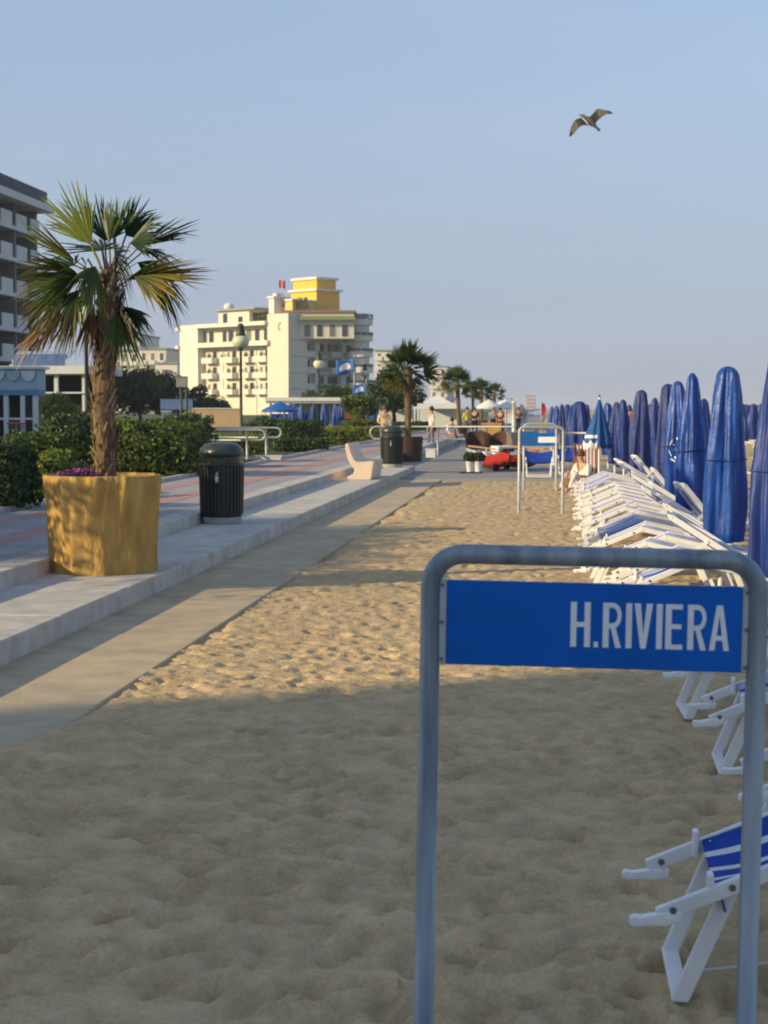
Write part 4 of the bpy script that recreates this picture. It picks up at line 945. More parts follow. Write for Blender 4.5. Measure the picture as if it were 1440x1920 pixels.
# ------------------------------------------------------------------ sunbeds
def sunbed(back='forward', fabs=('fab_blue','fab_white')):
    o = empty('sunbed', (0,0,0), 'x', 'sunbed', 'white sunbeds in the row by the sand')
    tip = (0.075, 0.252); knee = (0.60, 0.475); hip = (1.40, 0.30); hw = 0.245
    zr = lambda x: tip[1]+(x-tip[0])*(knee[1]-tip[1])/(knee[0]-tip[0]) if x < knee[0] else knee[1]+(x-knee[0])*(hip[1]-knee[1])/(hip[0]-knee[0])
    for s in (-1, 1):
        mb = MB(); mb.bar((tip[0],s*hw,tip[1]), (knee[0]+0.01,s*hw,knee[1]+0.004), 0.024, 0.042, (0,1,0)); rl = mb.build('leg_rest_rail', M['alu'], o, bevel=0.005)
        for bx in (0.115, 0.27, 0.52):
            mb = MB(); mb.tube([(bx, -hw*1.0-0.010, zr(bx)) if s < 0 else (bx, hw-0.017, zr(bx)), (bx, -hw-0.0165, zr(bx)) if s < 0 else (bx, hw-0.011, zr(bx))], 0.0095, 10); mb.build('bolt', M['bolt'], rl)
        mb = MB(); mb.bar((knee[0]-0.02,s*(hw-0.002),knee[1]+0.004), (hip[0]+0.10,s*(hw-0.002),hip[1]-0.02), 0.024, 0.044, (0,1,0)); mb.build('seat_rail', M['alu'], o, bevel=0.005)
        # moulded end knuckle
        kd = 0.0 if s < 0 else -0.012
        mb = MB(); poly = [(0.0,.230),(0.002,.246),(.012,.252),(.032,.249),(.050,.253),(.085,.260),(.125,.268),(.140,.262),(.134,.238),(.10,.226),(.06,.227),(.03,.222),(.010,.222)]
        if s > 0: poly = [(x, 0.236+(z-0.236)*0.85-0.04*(x-0.06)) for x, z in poly]
        mb.prism([(x, z+kd) for x, z in poly], (0, s*hw-0.016, 0), (1,0,0), (0,0,1), (0,1,0), 0, 0.032); mb.build('end_knuckle', M['plastic'], o, bevel=0.003)
        mb = MB(); mb.tube([(0.028, s*hw-0.024, .236+kd), (0.028, s*hw+0.024, .236+kd)], 0.007, 12); mb.tube([(0.105, s*hw-0.023, .243+kd), (0.105, s*hw+0.023, .243+kd)], 0.009, 10, 0); mb.build('knuckle_pin', M['plastic'], o, smooth=False)
        mb = MB(); mb.box(0.205, 0.222, s*hw-s*0.012-0.022, s*hw-s*0.012+0.022, zr(0.21)-0.02, zr(0.21)+0.058); mb.build('bracket', M['plastic'], o, bevel=0.004)
    def ubend(x0, z0, x1, nm, yw=0.20):
        g = MB()
        for s in (-1, 1): g.bar((x0, s*(yw+0.018), z0), (x1, s*yw, 0.012), 0.022, 0.048, (0,1,0))
        g.bar((x1, -yw-0.012, 0.014), (x1, yw+0.012, 0.014), 0.048, 0.022, (1,0,0))
        return g.build(nm, M['alu'], o, bevel=0.006)
    ubend(0.275, 0.335, 0.140, 'front_leg'); ubend(1.02, 0.345, 1.16, 'rear_leg')
    # striped canvas, sagging between the rails
    cols = [(-1,-.62,0),(-.62,-.47,1),(-.47,-.12,0),(-.12,.03,1),(.03,.42,0),(.42,.57,1),(.57,1,0)]
    xs_ = [0.232,0.232,0.245] + list(np.linspace(0.30, knee[0], 6)) + list(np.linspace(knee[0]+0.1, hip[0], 7)); g = MB()
    cuts = [-1] + [c[1] for c in cols]; fine = []; fm = []
    for (a, b, m_) in cols:
        for k in range(3): fine.append(a+(b-a)*k/3); fm.append(m_)
    fine.append(1.0)
    vs_ = []
    for i, x in enumerate(xs_):
        for t in fine:
            sag = 0.055*(1-t*t)*min(1, (x-0.2)/0.2+0.3); z = zr(x)+0.022-sag
            if i == 0: z -= 0.075; 
            vs_.append((x + (0.02 if i == 0 else 0), t*(hw+0.006), z))
    nf = len(fine)
    for i in range(len(xs_)-1):
        for j in range(nf-1): g.f.append((i*nf+j, i*nf+j+1, (i+1)*nf+j+1, (i+1)*nf+j)[::-1]); g.m.append(fm[j])
    g.v = vs_; c = g.build('canvas', [M[fabs[0]], M[fabs[1]]], o, smooth=True); sm = c.modifiers.new('thick', 'SOLIDIFY'); sm.thickness = 0.004
    # backrest
    hx, hz = 1.42, 0.31
    tx, tz = {'forward': (0.80, 0.70), 'up': (0.98, 0.84), 'flat': (2.02, 0.36), 'back': (1.90, 0.74)}[back]
    g = MB()
    for s in (-1, 1): g.bar((hx, s*0.215, hz), (tx, s*0.215, tz), 0.024, 0.05, (0,1,0))
    d = Vector((tx-hx, 0, tz-hz)).normalized()
    g.bar((tx, -0.23, tz), (tx, 0.23, tz), 0.045, 0.03, tuple(d)); g.bar((hx+d.x*0.3, -0.20, hz+d.z*0.3), (hx+d.x*0.3, 0.20, hz+d.z*0.3), 0.03, 0.02, tuple(d))
    g.build('backrest_frame', M['alu'], o, bevel=0.005)
    g = MB(); vs_ = []; nr = Vector((-d.z, 0, d.x)); nr = nr if nr.z > 0 else -nr
    for i in range(7):
        f = 0.06+0.88*i/6; p = Vector((hx,0,hz)).lerp(Vector((tx,0,tz)), f)
        for t in fine: q = p - nr*(0.05*(1-t*t)); vs_.append((q.x, t*0.205, q.z))
    for i in range(6):
        for j in range(nf-1): g.f.append((i*nf+j, i*nf+j+1, (i+1)*nf+j+1, (i+1)*nf+j)); g.m.append(fm[j])
    g.v = vs_; c = g.build('backrest_canvas', [M[fabs[0]], M[fabs[1]]], o, smooth=True); sm = c.modifiers.new('thick', 'SOLIDIFY'); sm.thickness = 0.004
    for s in (-1, 1):
        g = MB(); g.bar((0.92, s*0.228, 0.35), ((hx+tx)/2, s*0.226, (hz+tz)/2), 0.016, 0.03, (0,1,0))
        if back != 'flat': g.build('prop', M['alu'], o)
    # sun shade hood folded at the head
    return o
SB = {k: sunbed(k, ('fab_blue','fab_white') if k == 'back' else ('fab_pale','fab_blue')) for k in ('forward', 'up', 'flat', 'back')}
used = set()
def place_bed(kind, x, y, rz, label, z=0.0, group=None):
    o = SB[kind] if kind not in used else copy_tree(SB[kind]); used.add(kind)
    o.location = (x-0.0103*y, y, z); o.rotation_euler = (0, 0, rz); o['label'] = label
    if group: o['group'] = group
ords = ['fifth','sixth','seventh','eighth','ninth','tenth','eleventh','twelfth','thirteenth','fourteenth','fifteenth','sixteenth','seventeenth','eighteenth','nineteenth','twentieth','twenty-first','twenty-second']
place_bed('back', 0.265, 4.78, 0.0, 'nearest white sunbed with blue striped canvas behind the sign post', -0.004)
place_bed('forward', 0.72, 6.25, 0.02, 'second white sunbed, only its rail tip left of the right sign post')
place_bed('flat', 0.70, 7.66, -0.02, 'third white sunbed, feet showing below the blue sign panel')
place_bed('up', 0.66, 9.0, 0.03, 'fourth white sunbed, tucked just behind the third below the sign')
ys_ = [12.9, 13.7, 14.6, 15.4, 16.2, 17.0, 17.8, 18.7, 19.6, 20.5, 21.4, 22.4, 23.4, 24.5, 25.7, 27.0, 28.4, 30.0]
kinds = ['flat','flat','forward','flat','forward','up','forward','flat','forward','forward','up','flat','forward','forward','flat','up','forward','forward']
xx = [0.60,0.62,0.44,0.60,0.46,0.52,0.48,0.62,0.50,0.56,0.48,0.6,0.52,0.6,0.58,0.6,0.62,0.70]
for i, (y, k, x) in enumerate(zip(ys_, kinds, xx)):
    place_bed(k, x+random.uniform(-0.07, 0.07), y+random.uniform(-0.12, 0.12), random.uniform(-0.15, 0.15), f'white sunbed in the crowded row, {ords[i]} counted from the camera')
# beds farther down the beach
fb = [(2.95, 34, 'flat'), (4.3, 33, 'forward'), (5.6, 41, 'back'), (6.0, 47, 'forward')]
for i, (x, y, k) in enumerate(fb):
    place_bed(k, x, y, 0.1*i, ['white sunbed between the umbrella row and the sea side row', 'white sunbed seen right of the large royal blue umbrella', 'white sunbed farther back beside the lime loungers', 'farthest white sunbed near the right edge'][i], group='white sunbeds farther down the beach')
lime = sunbed('back', ('limefab', 'limefab'))
for i, (px_, Y) in enumerate(((1392, 58), (1412, 60))):
    c = lime if i == 0 else copy_tree(lime); p = at(px_, 800, Y); c.location = (p.x-0.6, Y, 0); c['group'] = 'lime green loungers'
    c['label'] = ['lime green lounger just right of the royal blue umbrella', 'lime green lounger nearest the right edge'][i]
bl = sunbed('flat', ('fab_blue', 'fab_blue')); p = at(1011, 860, 39.2); bl.location = (p.x, 38.9, 0.02); bl.rotation_euler = (0,0,R(91)); bl.scale = (1,1.35,1.25); bl['label'] = 'blue canvas lounger on the plaza seen through the second sign frame'
bl2 = copy_tree(bl); bl2.location = (p.x+0.75, 40.4, 0.02); bl2['label'] = 'blue canvas lounger standing right of the other on the plaza'

# ------------------------------------------------------------------ closed umbrellas
def umbrella(label, px_, Y, m, top=1.97, bot=0.43, r=0.155, lobes=6, seed=0, pointy=0.4, group='closed umbrellas in the front row', emblem=False, squash=1.0, x=None):
    rg = random.Random(seed); X = at(px_, 762, Y).x if x is None else x
    o = empty('closed_umbrella', (X, Y, 0), label, 'umbrella', group); o.rotation_euler = (R(rg.uniform(-1.5,1.5)), R(rg.uniform(-1.5,1.5)), 0)
    mb = MB(); mb.tube([(0,0,-0.3),(0,0,top-0.15)], 0.021, 10); mb.build('pole', M['alu'], o, smooth=True)
    Hh = top-bot; ph = rg.uniform(0, 6.28); tw = rg.uniform(-0.5, 0.5); p2 = rg.uniform(0, 6.28)
    def fn(rr, z, t):
        f = (z-bot)/Hh; a = 0.20*(1-0.5*f)
        w = a*math.cos(lobes*t+ph+tw*3*f) + 0.07*math.cos(3*t+p2+4*f) + 0.05*math.cos((2*lobes+1)*t+ph*2+5*f) + 0.028*math.cos(17*t+p2*3-6*f) + 0.03*math.sin(9*f+2*t+ph)
        e = 1 + (squash-1)*abs(math.cos(t))
        return rr*(1+w)*e
    prof = []
    n = 30
    def wid(f):
        tw_ = 0.50 if pointy >= 1.5 else (0.30 if pointy >= 0.85 else 0.36)
        w = (0.90 + 0.10*math.sin(min(1, f/0.35)*math.pi/2))*(1 - (1-tw_)*max(0, (f-0.28)/0.72)**1.7)
        if f > 0.94: w *= math.sqrt(max(0.0, 1-((f-0.94)/0.06)**2))
        return max(w, 0.02)
    for k in range(n+1):
        f = k/n; f = 1-(1-f)**1.6; prof.append((r*wid(f)*(1+rg.uniform(-0.02, 0.02)), bot+Hh*f))
    prof = [(r*0.45, bot+0.05), (r*0.74, bot-0.01)] + prof
    mb = MB(); mb.lathe(prof, 84, fn=fn, cap=False); mb.build('cover', m, o, smooth=True)
    zt = bot+rg.uniform(0.22, 0.5)*Hh; 
    mb = MB(); pts = []
    for k in range(28):
        t = 2*math.pi*k/28; rr = fn(r*0.985, zt, t)+0.004; pts.append((rr*math.cos(t), rr*math.sin(t), zt+0.01*math.sin(t+ph)))
    mb.tube(pts, 0.006, 5, closed=True); mb.build('tie_cord', M['navy'], o)
    if emblem:       # white printed mark on the cover
        strokes = [[(0.2,0.9),(0.0,0.6),(-0.02,0.3),(0.15,0.0)], [(0.55,1.0),(0.8,0.85)], [(0.95,0.6),(0.9,0.35),(0.75,0.2)], [(0.3,0.62),(0.5,0.5),(0.35,0.3)], [(0.35,-0.05),(0.7,-0.15)], [(0.1,-0.15),(0.45,-0.3)]]
        mb = MB()
        for st in strokes:
            L = []; Rr = []
            for (u, v) in st:
                t = -math.pi/2 - 0.75 + u*0.85; z = 1.02+v*0.22
                for lst, dz in ((L, 0.012), (Rr, -0.012)):
                    f = (z-bot)/Hh; w = wid(f)
                    rr = fn(r*w, z, t)*1.0+0.006; lst.append((rr*math.cos(t), rr*math.sin(t), z+dz))
            k = len(L); mb.add(L+Rr, [(i, i+1, k+i+1, k+i) for i in range(k-1)])
        mb.build('printed_emblem', M['letter'], o)
    return o
U = umbrella
U('dark navy closed umbrella cut by the right edge, nearest to the camera', 1452, 12.2, M['navy'], 2.02, 0.42, 0.165, 6, 1, 0.6)
U('large glossy royal blue closed umbrella, second from the right edge', 1354, 15.4, M['royal'], 1.97, 0.42, 0.168, 5, 2, 1.6)
U('glossy royal blue closed umbrella with white streaks, left of the largest', 1297, 18.2, M['royal'], 1.97, 0.42, 0.145, 6, 3, 0.9)
U('royal blue closed umbrella with white printed emblem', 1277, 21.0, M['royal'], 1.93, 0.42, 0.165, 6, 4, 0.6, emblem=True)
U('dark closed umbrella peeping out behind the glossy blue pair', 1318, 27.0, M['navy'], 1.75, 0.42, 0.15, 6, 14, 0.9)
U('tall dark navy closed umbrella with blunt top', 1249, 23.5, M['purple'], 1.93, 0.42, 0.150, 7, 5, 2.6)
U('faded purple navy closed umbrella with sunlit pale side', 1199, 29.5, M['purple'], 1.91, 0.42, 0.165, 7, 6, 2.0)
U('navy closed umbrella right of the teal one, front of a close pair', 1171, 36.0, M['navy'], 1.78, 0.38, 0.17, 6, 7, 1.0)
U('purple navy closed umbrella, back of the close pair right of the teal one', 1153, 38.0, M['purple'], 1.74, 0.38, 0.16, 6, 8, 1.2)
U('broad dark navy closed umbrella just left of the teal one', 1088, 46.0, M['navy'], 1.78, 0.35, 0.26, 6, 9, 1.6)
U('navy closed umbrella touching the broad one from the left', 1076, 50.0, M['navy'], 1.70, 0.35, 0.22, 6, 10, 0.8)
U('slim pale purple closed umbrella in the distance', 1053, 52.0, M['purple'], 1.72, 0.35, 0.12, 6, 11, 0.8)
U('small blue closed umbrella, second from the left end of the row', 1043, 58.0, M['royal'], 1.68, 0.35, 0.15, 6, 12, 0.8)
U('small blue closed umbrella at the far left end of the row', 1034, 64.0, M['royal'], 1.66, 0.35, 0.15, 6, 13, 0.8)
U('thin navy closed umbrella standing close behind the teal one', 1103, 56.0, M['navy'], 1.72, 0.35, 0.14, 6, 15, 0.8)
U('navy closed umbrella filling the gap left of the blunt navy one', 1232, 33.0, M['navy'], 1.80, 0.40, 0.15, 6, 90, 1.0)
U('navy closed umbrella behind the teal one, on its right', 1141, 45.0, M['royal'], 1.74, 0.38, 0.17, 6, 91, 0.8)
U('broad navy closed umbrella between the slim purple and the broad dark ones', 1064, 54.0, M['navy'], 1.72, 0.35, 0.22, 6, 92, 0.9)
k = 0
rear = ['distant navy closed umbrella just right of the teal one', 'distant dark closed umbrella rising above the orange one', 'distant dark closed umbrella left of the red one', 'distant dark closed umbrella right of the red one'] + [
    f'distant dark closed umbrella of the cluster at the right edge, {w} from the left' for w in ('first','second','third','fourth','fifth','sixth','seventh')]
for px_, Y in ((1140,70),(1181,92),(1221,76),(1230,95),(1391,66),(1399,80),(1406,92),(1413,70),(1420,98),(1427,78),(1436,62)):
    U(rear[k], px_, Y, M['navy'] if k % 3 else M['purple'], 1.78, 0.35, 0.24, 5, 40+k, 1.0, group='distant closed umbrellas of the rear rows'); k += 1
U('orange closed umbrella between two navy ones', 1182, 44.0, M['orange'], 1.52, 0.3, 0.14, 6, 80, 0.6)
U('red closed umbrella far behind the blunt navy one', 1226, 62.0, mat('red_canvas', (0.40,0.06,0.05), 0.8), 1.66, 0.3, 0.20, 6, 81, 0.6)

# half open teal umbrella with white hem stripes
def teal_umbrella():
    Y = 33.0; p = at(1124, 762, Y); o = empty('half_open_umbrella', (p.x, Y, 0), 'half open teal blue umbrella with white striped hem', 'umbrella'); zt = at(1124, 743, Y).z; zb = at(1124, 838, Y).z
    mb = MB(); mb.tube([(0,0,-0.3),(0,0,zt-0.02)], 0.02, 8); mb.build('pole', M['alu'], o)
    g = MB(); prof = [(0.01, zt-0.02),(0.045, zt-0.12),(0.10, zt-0.30),(0.16, zt-0.50),(0.215, zt-0.68),(0.235, zt-0.74),(0.245,zt-0.80),(0.26, zt-0.86),(0.27, zb)]; seg = 48
    for r_, z in prof:
        for k in range(seg):
            t = 2*math.pi*k/seg; w = 1+0.20*math.cos(8*t)*min(1, (zt-z)/0.4) + (0.3 if math.cos(t-2.6) > 0.5 else 0)*min(1, (zt-z)/0.9); g.v.append((r_*w*math.cos(t)*0.78, r_*w*math.sin(t)*0.78, z + 0.05*math.cos(8*t+1)*(z < zt-0.8)))
    for i in range(len(prof)-1):
        for k in range(seg): g.f.append((i*seg+k, i*seg+(k+1)%seg, (i+1)*seg+(k+1)%seg, (i+1)*seg+k)[::-1]); g.m.append(1 if i in (5, 7) and 9 < k < 34 else 0)
    g.build('canopy', [M['teal'], M['fab_white']], o, smooth=True)
    mb = MB(); mb.lathe([(0.015,zt-0.03),(0.022,zt),(0.004,zt+0.04)], 8); mb.build('finial', M['teal'], o)
teal_umbrella()

# ------------------------------------------------------------------ lamps, flags, railings
def street_lamp(label, px_, Y, lit=None, h=None):
    p = at(px_, 762, Y); o = empty('street_lamp', (p.x, Y, 0.27), label, 'street lamp', 'globe lamps in the gardens'); z = at(px_, 640 if h is None else h, Y).z - 0.27
    mb = MB(); mb.tube([(0,0,-0.2),(0,0,0.5),(0,0,0.55),(0,0,z-0.32)], [0.09,0.085,0.065,0.05], 12); mb.build('post', M['lamp_metal'], o, smooth=True)
    mb = MB(); mb.lathe([(0.05,z-0.36),(0.10,z-0.30),(0.11,z-0.27)], 16); mb.build('collar', M['lamp_metal'], o)
    mb = MB(); mb.lathe([(0.11,z-0.27),(0.26,z-0.20),(0.34,z-0.06),(0.345,z+0.05),(0.30,z+0.17),(0.20,z+0.24)], 24); mb.build('globe', M['globe'], o, smooth=True)
    mb = MB(); mb.lathe([(0.21,z+0.235),(0.20,z+0.30),(0.13,z+0.62),(0.14,z+0.64),(0.09,z+0.72),(0.02,z+0.75)], 20); mb.build('cap', M['lamp_metal'], o, smooth=True)
street_lamp('globe lamp on tall dark post in front of the cream hotel', 452, 68, h=641)
street_lamp('globe lamp left of the upper blue flag, half way down the gardens', 598, 105, h=683)
street_lamp('small globe lamp right of the upper blue flag', 684, 134, h=700)
street_lamp('globe lamp whose post stands behind the large palm', 163, 46, h=590)

def flag(label, px_, Y, ytop, xr, y0, y1, base_z=0.27):
    p = at(px_, 762, Y); o = empty('flag', (p.x, Y, base_z), label, 'flag', 'blue beach flags'); zt = at(px_, ytop, Y).z-base_z
    mb = MB(); mb.tube([(0,0,-0.2),(0,0,zt)], [0.04,0.03], 8); mb.build('pole', M['galv2'], o)
    s = Y/FPX; W = (xr-px_)*s; za = at(px_, y0, Y).z-base_z; zb = at(px_, y1, Y).z-base_z
    def pt(u, v, off=0.0): return (u*W, 0.10*math.sin(u*5.5)*abs(W)+off-0.05, zb+(za-zb)*v - 0.16*abs(W)*(u-0.0)*(1-0.3*v) + 0.05*math.sin(u*6+1)*abs(W))
    nu, nv = 14, 8; mb = MB(); mb.add([pt(i/nu, j/nv) for i in range(nu+1) for j in range(nv+1)], [(i*(nv+1)+j, (i+1)*(nv+1)+j, (i+1)*(nv+1)+j+1, i*(nv+1)+j+1) for i in range(nu) for j in range(nv)])
    c = mb.build('cloth', M['blue2'], o, smooth=True); sm = c.modifiers.new('t', 'SOLIDIFY'); sm.thickness = 0.012
    mb = MB(); pts = [pt(0.5+0.30*math.cos(t), 0.36+0.46*math.sin(t), -0.03) for t in np.linspace(0, math.pi, 14)]
    b = [pt(0.5+0.30*math.cos(t), 0.36-0.10*abs(math.sin(2*t)), -0.03) for t in np.linspace(0, math.pi, 14)]
    mb.add(pts+b, [(i, i+1, 14+i+1, 14+i) for i in range(13)]); mb.build('white_emblem', M['letter'], c)
flag('upper blue flag with white domed emblem', 664, 100, 664, 630, 673, 698)
flag('lower blue flag with white domed emblem', 686, 92, 712, 662, 719, 738)

def railing(label, pts_px, Yp, zt, zb, ztop_off=0.0, loop_end=None, posts=()):
    pass
def rail_frame(label, x0, x1, y, z0, h, posts, loops=(True, False), gap=0.26, r=0.028):
    o = empty('handrail', (x0, y, z0), label, 'railing', 'tubular handrails'); W = x1-x0; rr = gap/2
    pts = []
    if loops[0]:
        pts += [(rr+0.5, 0, h-gap), (rr, 0, h-gap)] + [(rr - rr*math.sin(t), 0, h-rr-rr*math.cos(t)) for t in np.linspace(0.2, math.pi-0.2, 9)] + [(rr, 0, h)]
    else: pts += [(0,0,h)]
    if loops[1]: pts += [(W-rr, 0, h)] + [(W-rr+rr*math.sin(t), 0, h-rr+rr*math.cos(t)) for t in np.linspace(0.2, math.pi-0.2, 9)] + [(W-rr, 0, h-gap), (W-rr-0.5, 0, h-gap)]
    else: pts += [(W,0,h)]
    mb = MB(); mb.tube(pts, r, 10); mb.build('hand_rail', M['galv2'], o, smooth=True)
    mb = MB(); mb.tube([((rr+0.45) if loops[0] else 0, 0, h-gap-0.002), ((W-rr-0.45) if loops[1] else W, 0, h-gap-0.002)], r*0.9, 10); mb.build('lower_rail', M['galv2'], o, smooth=True)
    for x in posts: mb = MB(); mb.tube([(x-x0,0.004,-0.1),(x-x0,0.004,h-0.01)], r*1.1, 10); mb.build('post', M['galv2'], o, smooth=True)
    return o
Y = 43.0
rail_frame('tubular handrail behind the first litter bin, nearer of two', at(330,805,Y).x, at(497,805,Y).x, Y, 0.30, at(400,806,Y).z-0.30, [at(463,805,Y).x, at(345,805,Y).x], (False, True))
Y = 45.5
rail_frame('tubular handrail behind the first litter bin, farther of two', at(345,802,Y).x, at(527,802,Y).x, Y, 0.30, at(400,802,Y).z-0.30, [at(499,802,Y).x, at(360,802,Y).x], (False, True))
Y = 56.0
rail_frame('long tubular railing with looped end behind the second litter bin', at(694,800,Y).x, at(962,800,Y).x, Y, 0.0, at(800,800,Y).z, [at(821,800,Y).x, at(912,800,Y).x, at(745,800,Y).x, at(950,800,Y).x], (True, False), gap=0.40)
Y = 44.0
rail_frame('short tubular railing right of the third sign frame', at(1046,812,Y).x, at(1100,812,Y).x, Y, 0.0, at(1080,812,Y).z, [at(1050,812,Y).x, at(1098,812,Y).x], (False, False), gap=0.35)

# ------------------------------------------------------------------ gardens
L_ = PROM_X - 0.12
def hp(px_, y0, Y): return at(px_, y0, Y)
def hedge_px(label, px0, px1, ytop, Y, depth, m, leaf=0.045, dens=520, round_=0.25, name='hedge', cat='hedge', seed=0, group='clipped garden hedges'):
    a = at(px0, 800, Y); b = at(px1, 800, Y); zt = at((px0+px1)/2, ytop, Y).z
    return hedge(name, label, ((a.x+b.x)/2, Y+depth/2), b.x-a.x, depth, max(0.3, zt-0.27), m, leaf, dens, 0, round_, group, cat, seed)
hedge_px('big clipped hedge with sunlit top right of the ochre planter', 172, 346, 795, 31.6, 2.2, M['leaf_mid'], 0.045, 900, 0.40, seed=1)
hedge_px('dark hedge block left of the large palm trunk', 76, 178, 780, 36, 1.6, M['leaf_dark'], 0.05, 600, 0.15, seed=2)
hedge_px('dark hedge behind the two post signboard', 300, 380, 782, 40, 1.4, M['leaf_dark'], 0.05, 500, 0.2, seed=3)
hedge_px('low hedge between first litter bin and signboard posts', 352, 424, 836, 36.5, 1.6, M['leaf_dark'], 0.05, 600, 0.2, seed=4)
hedge_px('yellow green low hedge behind the first handrail', 345, 480, 818, 47, 1.6, M['leaf_bright'], 0.05, 500, 0.3, seed=5)
hedge_px('rounded bush just left of the big clipped hedge, lower', 26, 104, 852, 23.6, 0.9, M['leaf_bright'], 0.035, 900, 0.6, 'bush', 'bush', 6, 'loose garden bushes')
hedge_px('dark bush at the left edge behind the planter', -40, 24, 830, 21.0, 1.2, M['leaf_dark'], 0.035, 900, 0.5, 'bush', 'bush', 7, 'loose garden bushes')
hedge_px('loose bush in front of the kiosk', -10, 100, 818, 33.0, 1.2, M['leaf_mid'], 0.045, 700, 0.5, 'bush', 'bush', 8, 'loose garden bushes')
hedge_px('low dark bush at the foot of the dark hedge', 60, 146, 872, 24.8, 0.8, M['leaf_dark'], 0.035, 900, 0.5, 'bush', 'bush', 9, 'loose garden bushes')
hedge_px('dark clipped hedge behind the stone bench, left part', 478, 590, 790, 56, 2.2, M['leaf_dark'], 0.055, 480, 0.15, seed=10)
hedge_px('low dark hedge along the promenade left of the bench', 505, 600, 824, 51, 1.6, M['leaf_dark'], 0.05, 520, 0.4, seed=11)
hedge_px('yellow green hedge behind the stone bench', 588, 702, 802, 69, 2.0, M['leaf_yellow'], 0.055, 520, 0.25, seed=12)
hedge_px('bright green bush in front of the yellow green hedge', 592, 660, 806, 61, 1.2, M['leaf_bright'], 0.05, 520, 0.5, 'bush', 'bush', 13, 'loose garden bushes')
hedge_px('dark low hedge right of the yellow green hedge', 640, 712, 790, 72, 2.0, M['leaf_mid'], 0.06, 420, 0.3, seed=14)
hedge_px('dark hedge between the two standing people', 735, 800, 792, 103, 2.0, M['leaf_dark'], 0.07, 360, 0.3, seed=15)
hedge_px('small rounded bush under the second potted palm', 800, 850, 785, 137, 2.0, M['leaf_bright'], 0.07, 360, 0.5, 'bush', 'bush', 16, 'loose garden bushes')
hedge('hedge', 'unseen tall hedge added left of the frame to shade the ochre planter', (-8.2, 16.0), 1.2, 8.2, 2.15, M['leaf_mid'], 0.05, 400, 0, 0.12, 'clipped garden hedges', 'hedge', 17)  # never in view; added to cast the shadow on the planter
# grass fringe beside the promenade
rg = np.random.default_rng(44); n = 16000
P = np.stack([L_ - 0.02 - rg.random(n)**1.5*2.6, 16 + rg.random(n)**1.4*26, 0.27 + rg.uniform(0, 0.05, n)], 1)
V, Q = leaf_quads(P, np.tile([0.3,-0.6,0.2], (n,1)), 0.035, rg); tag(np_mesh('grass', V, Q, M['grass']), 'short green grass along the promenade edge', 'grass', kind='stuff')

def tp(px_, Y): p = at(px_, 762, Y); return (p.x, Y)
tree('garden_tree', 'dark broad tree behind the big clipped hedge', tp(262, 120), 3.6, 2.6, 1.6, M['leaf_dark'], 0.15, 5200, 1.0, seed=1, group='garden trees')
tree('garden_tree', 'dark tree left of the signboard, touching the white house', tp(305, 125), 3.4, 2.2, 1.6, M['leaf_dark'], 0.15, 4200, 1.0, seed=2, group='garden trees')
tree('garden_tree', 'small dark tree at the foot of the cream hotel', tp(368, 130), 2.7, 1.8, 1.2, M['leaf_dark'], 0.14, 3600, 0.8, seed=3, group='garden trees')
tree('garden_tree', 'low dark tree right of the signboard posts', tp(408, 140), 1.9, 1.5, 0.8, M['leaf_dark'], 0.14, 2600, 0.5, seed=4, group='garden trees')
tree('garden_tree', 'olive green tree below the upper blue flag', tp(648, 150), 3.3, 2.0, 1.4, M['leaf_bright'], 0.15, 3600, 1.2, seed=5, group='garden trees')
tree('garden_tree', 'brownish tree at the foot of the shaded hotel wing', tp(615, 190), 3.6, 2.2, 1.5, M['leaf_dark'], 0.17, 3000, 1.2, seed=6, group='garden trees')
tree('garden_tree', 'dark tree at the foot of the shaded wing, left one', tp(583, 195), 3.0, 2.0, 1.5, M['leaf_dark'], 0.17, 3000, 1.0, seed=7, group='garden trees')
tree('garden_tree', 'dark green tree behind the first standing person', tp(738, 110), 3.4, 1.9, 1.5, M['leaf_dark'], 0.14, 3800, 1.2, seed=8, group='garden trees')
tree('garden_tree', 'green bush tree behind the ochre hut', tp(672, 86), 2.0, 0.9, 0.9, M['leaf_mid'], 0.10, 2200, 0.8, seed=9, group='garden trees')
tree('garden_tree', 'pale green young tree beside the kiosk', tp(110, 74), 1.9, 0.85, 0.9, M['leaf_bright'], 0.08, 2600, 0.9, seed=11, group='garden trees')
# yucca clump near the lamp post
def yucca():
    x, y = tp(484, 62); o = empty('yucca_plant', (x, y, 0.27), 'spiky dark yucca beside the tall globe lamp', 'plant'); rg = np.random.default_rng(9)
    mb = MB()
    for k in range(3): mb.tube([(0.14*(k-1),0,0),(0.2*(k-1),0.05*k,0.5+0.12*k)], 0.06, 8)
    mb.build('stem', M['bark'], o); mb = MB()
    for k in range(3):
        c = Vector((0.2*(k-1), 0.05*k, 0.5+0.12*k))
        for i in range(46):
            a = rg.uniform(0, 6.28); e = rg.uniform(-0.2, 1.5); d = Vector((math.cos(a)*math.cos(e), math.sin(a)*math.cos(e), math.sin(e))); s_ = d.cross(Vector((0,0,1))).normalized(); L = rg.uniform(0.4, 0.62)
            mb.add([c-s_*0.018, c+s_*0.018, c+d*L*0.6+s_*0.02, c+d*L*0.6-s_*0.02, c+d*L-Vector((0,0,0.05))], [(0,1,2,3),(3,2,4)])
    tag(mb.build('leaves', M['leaf_dark'], o), kind='stuff')
yucca()

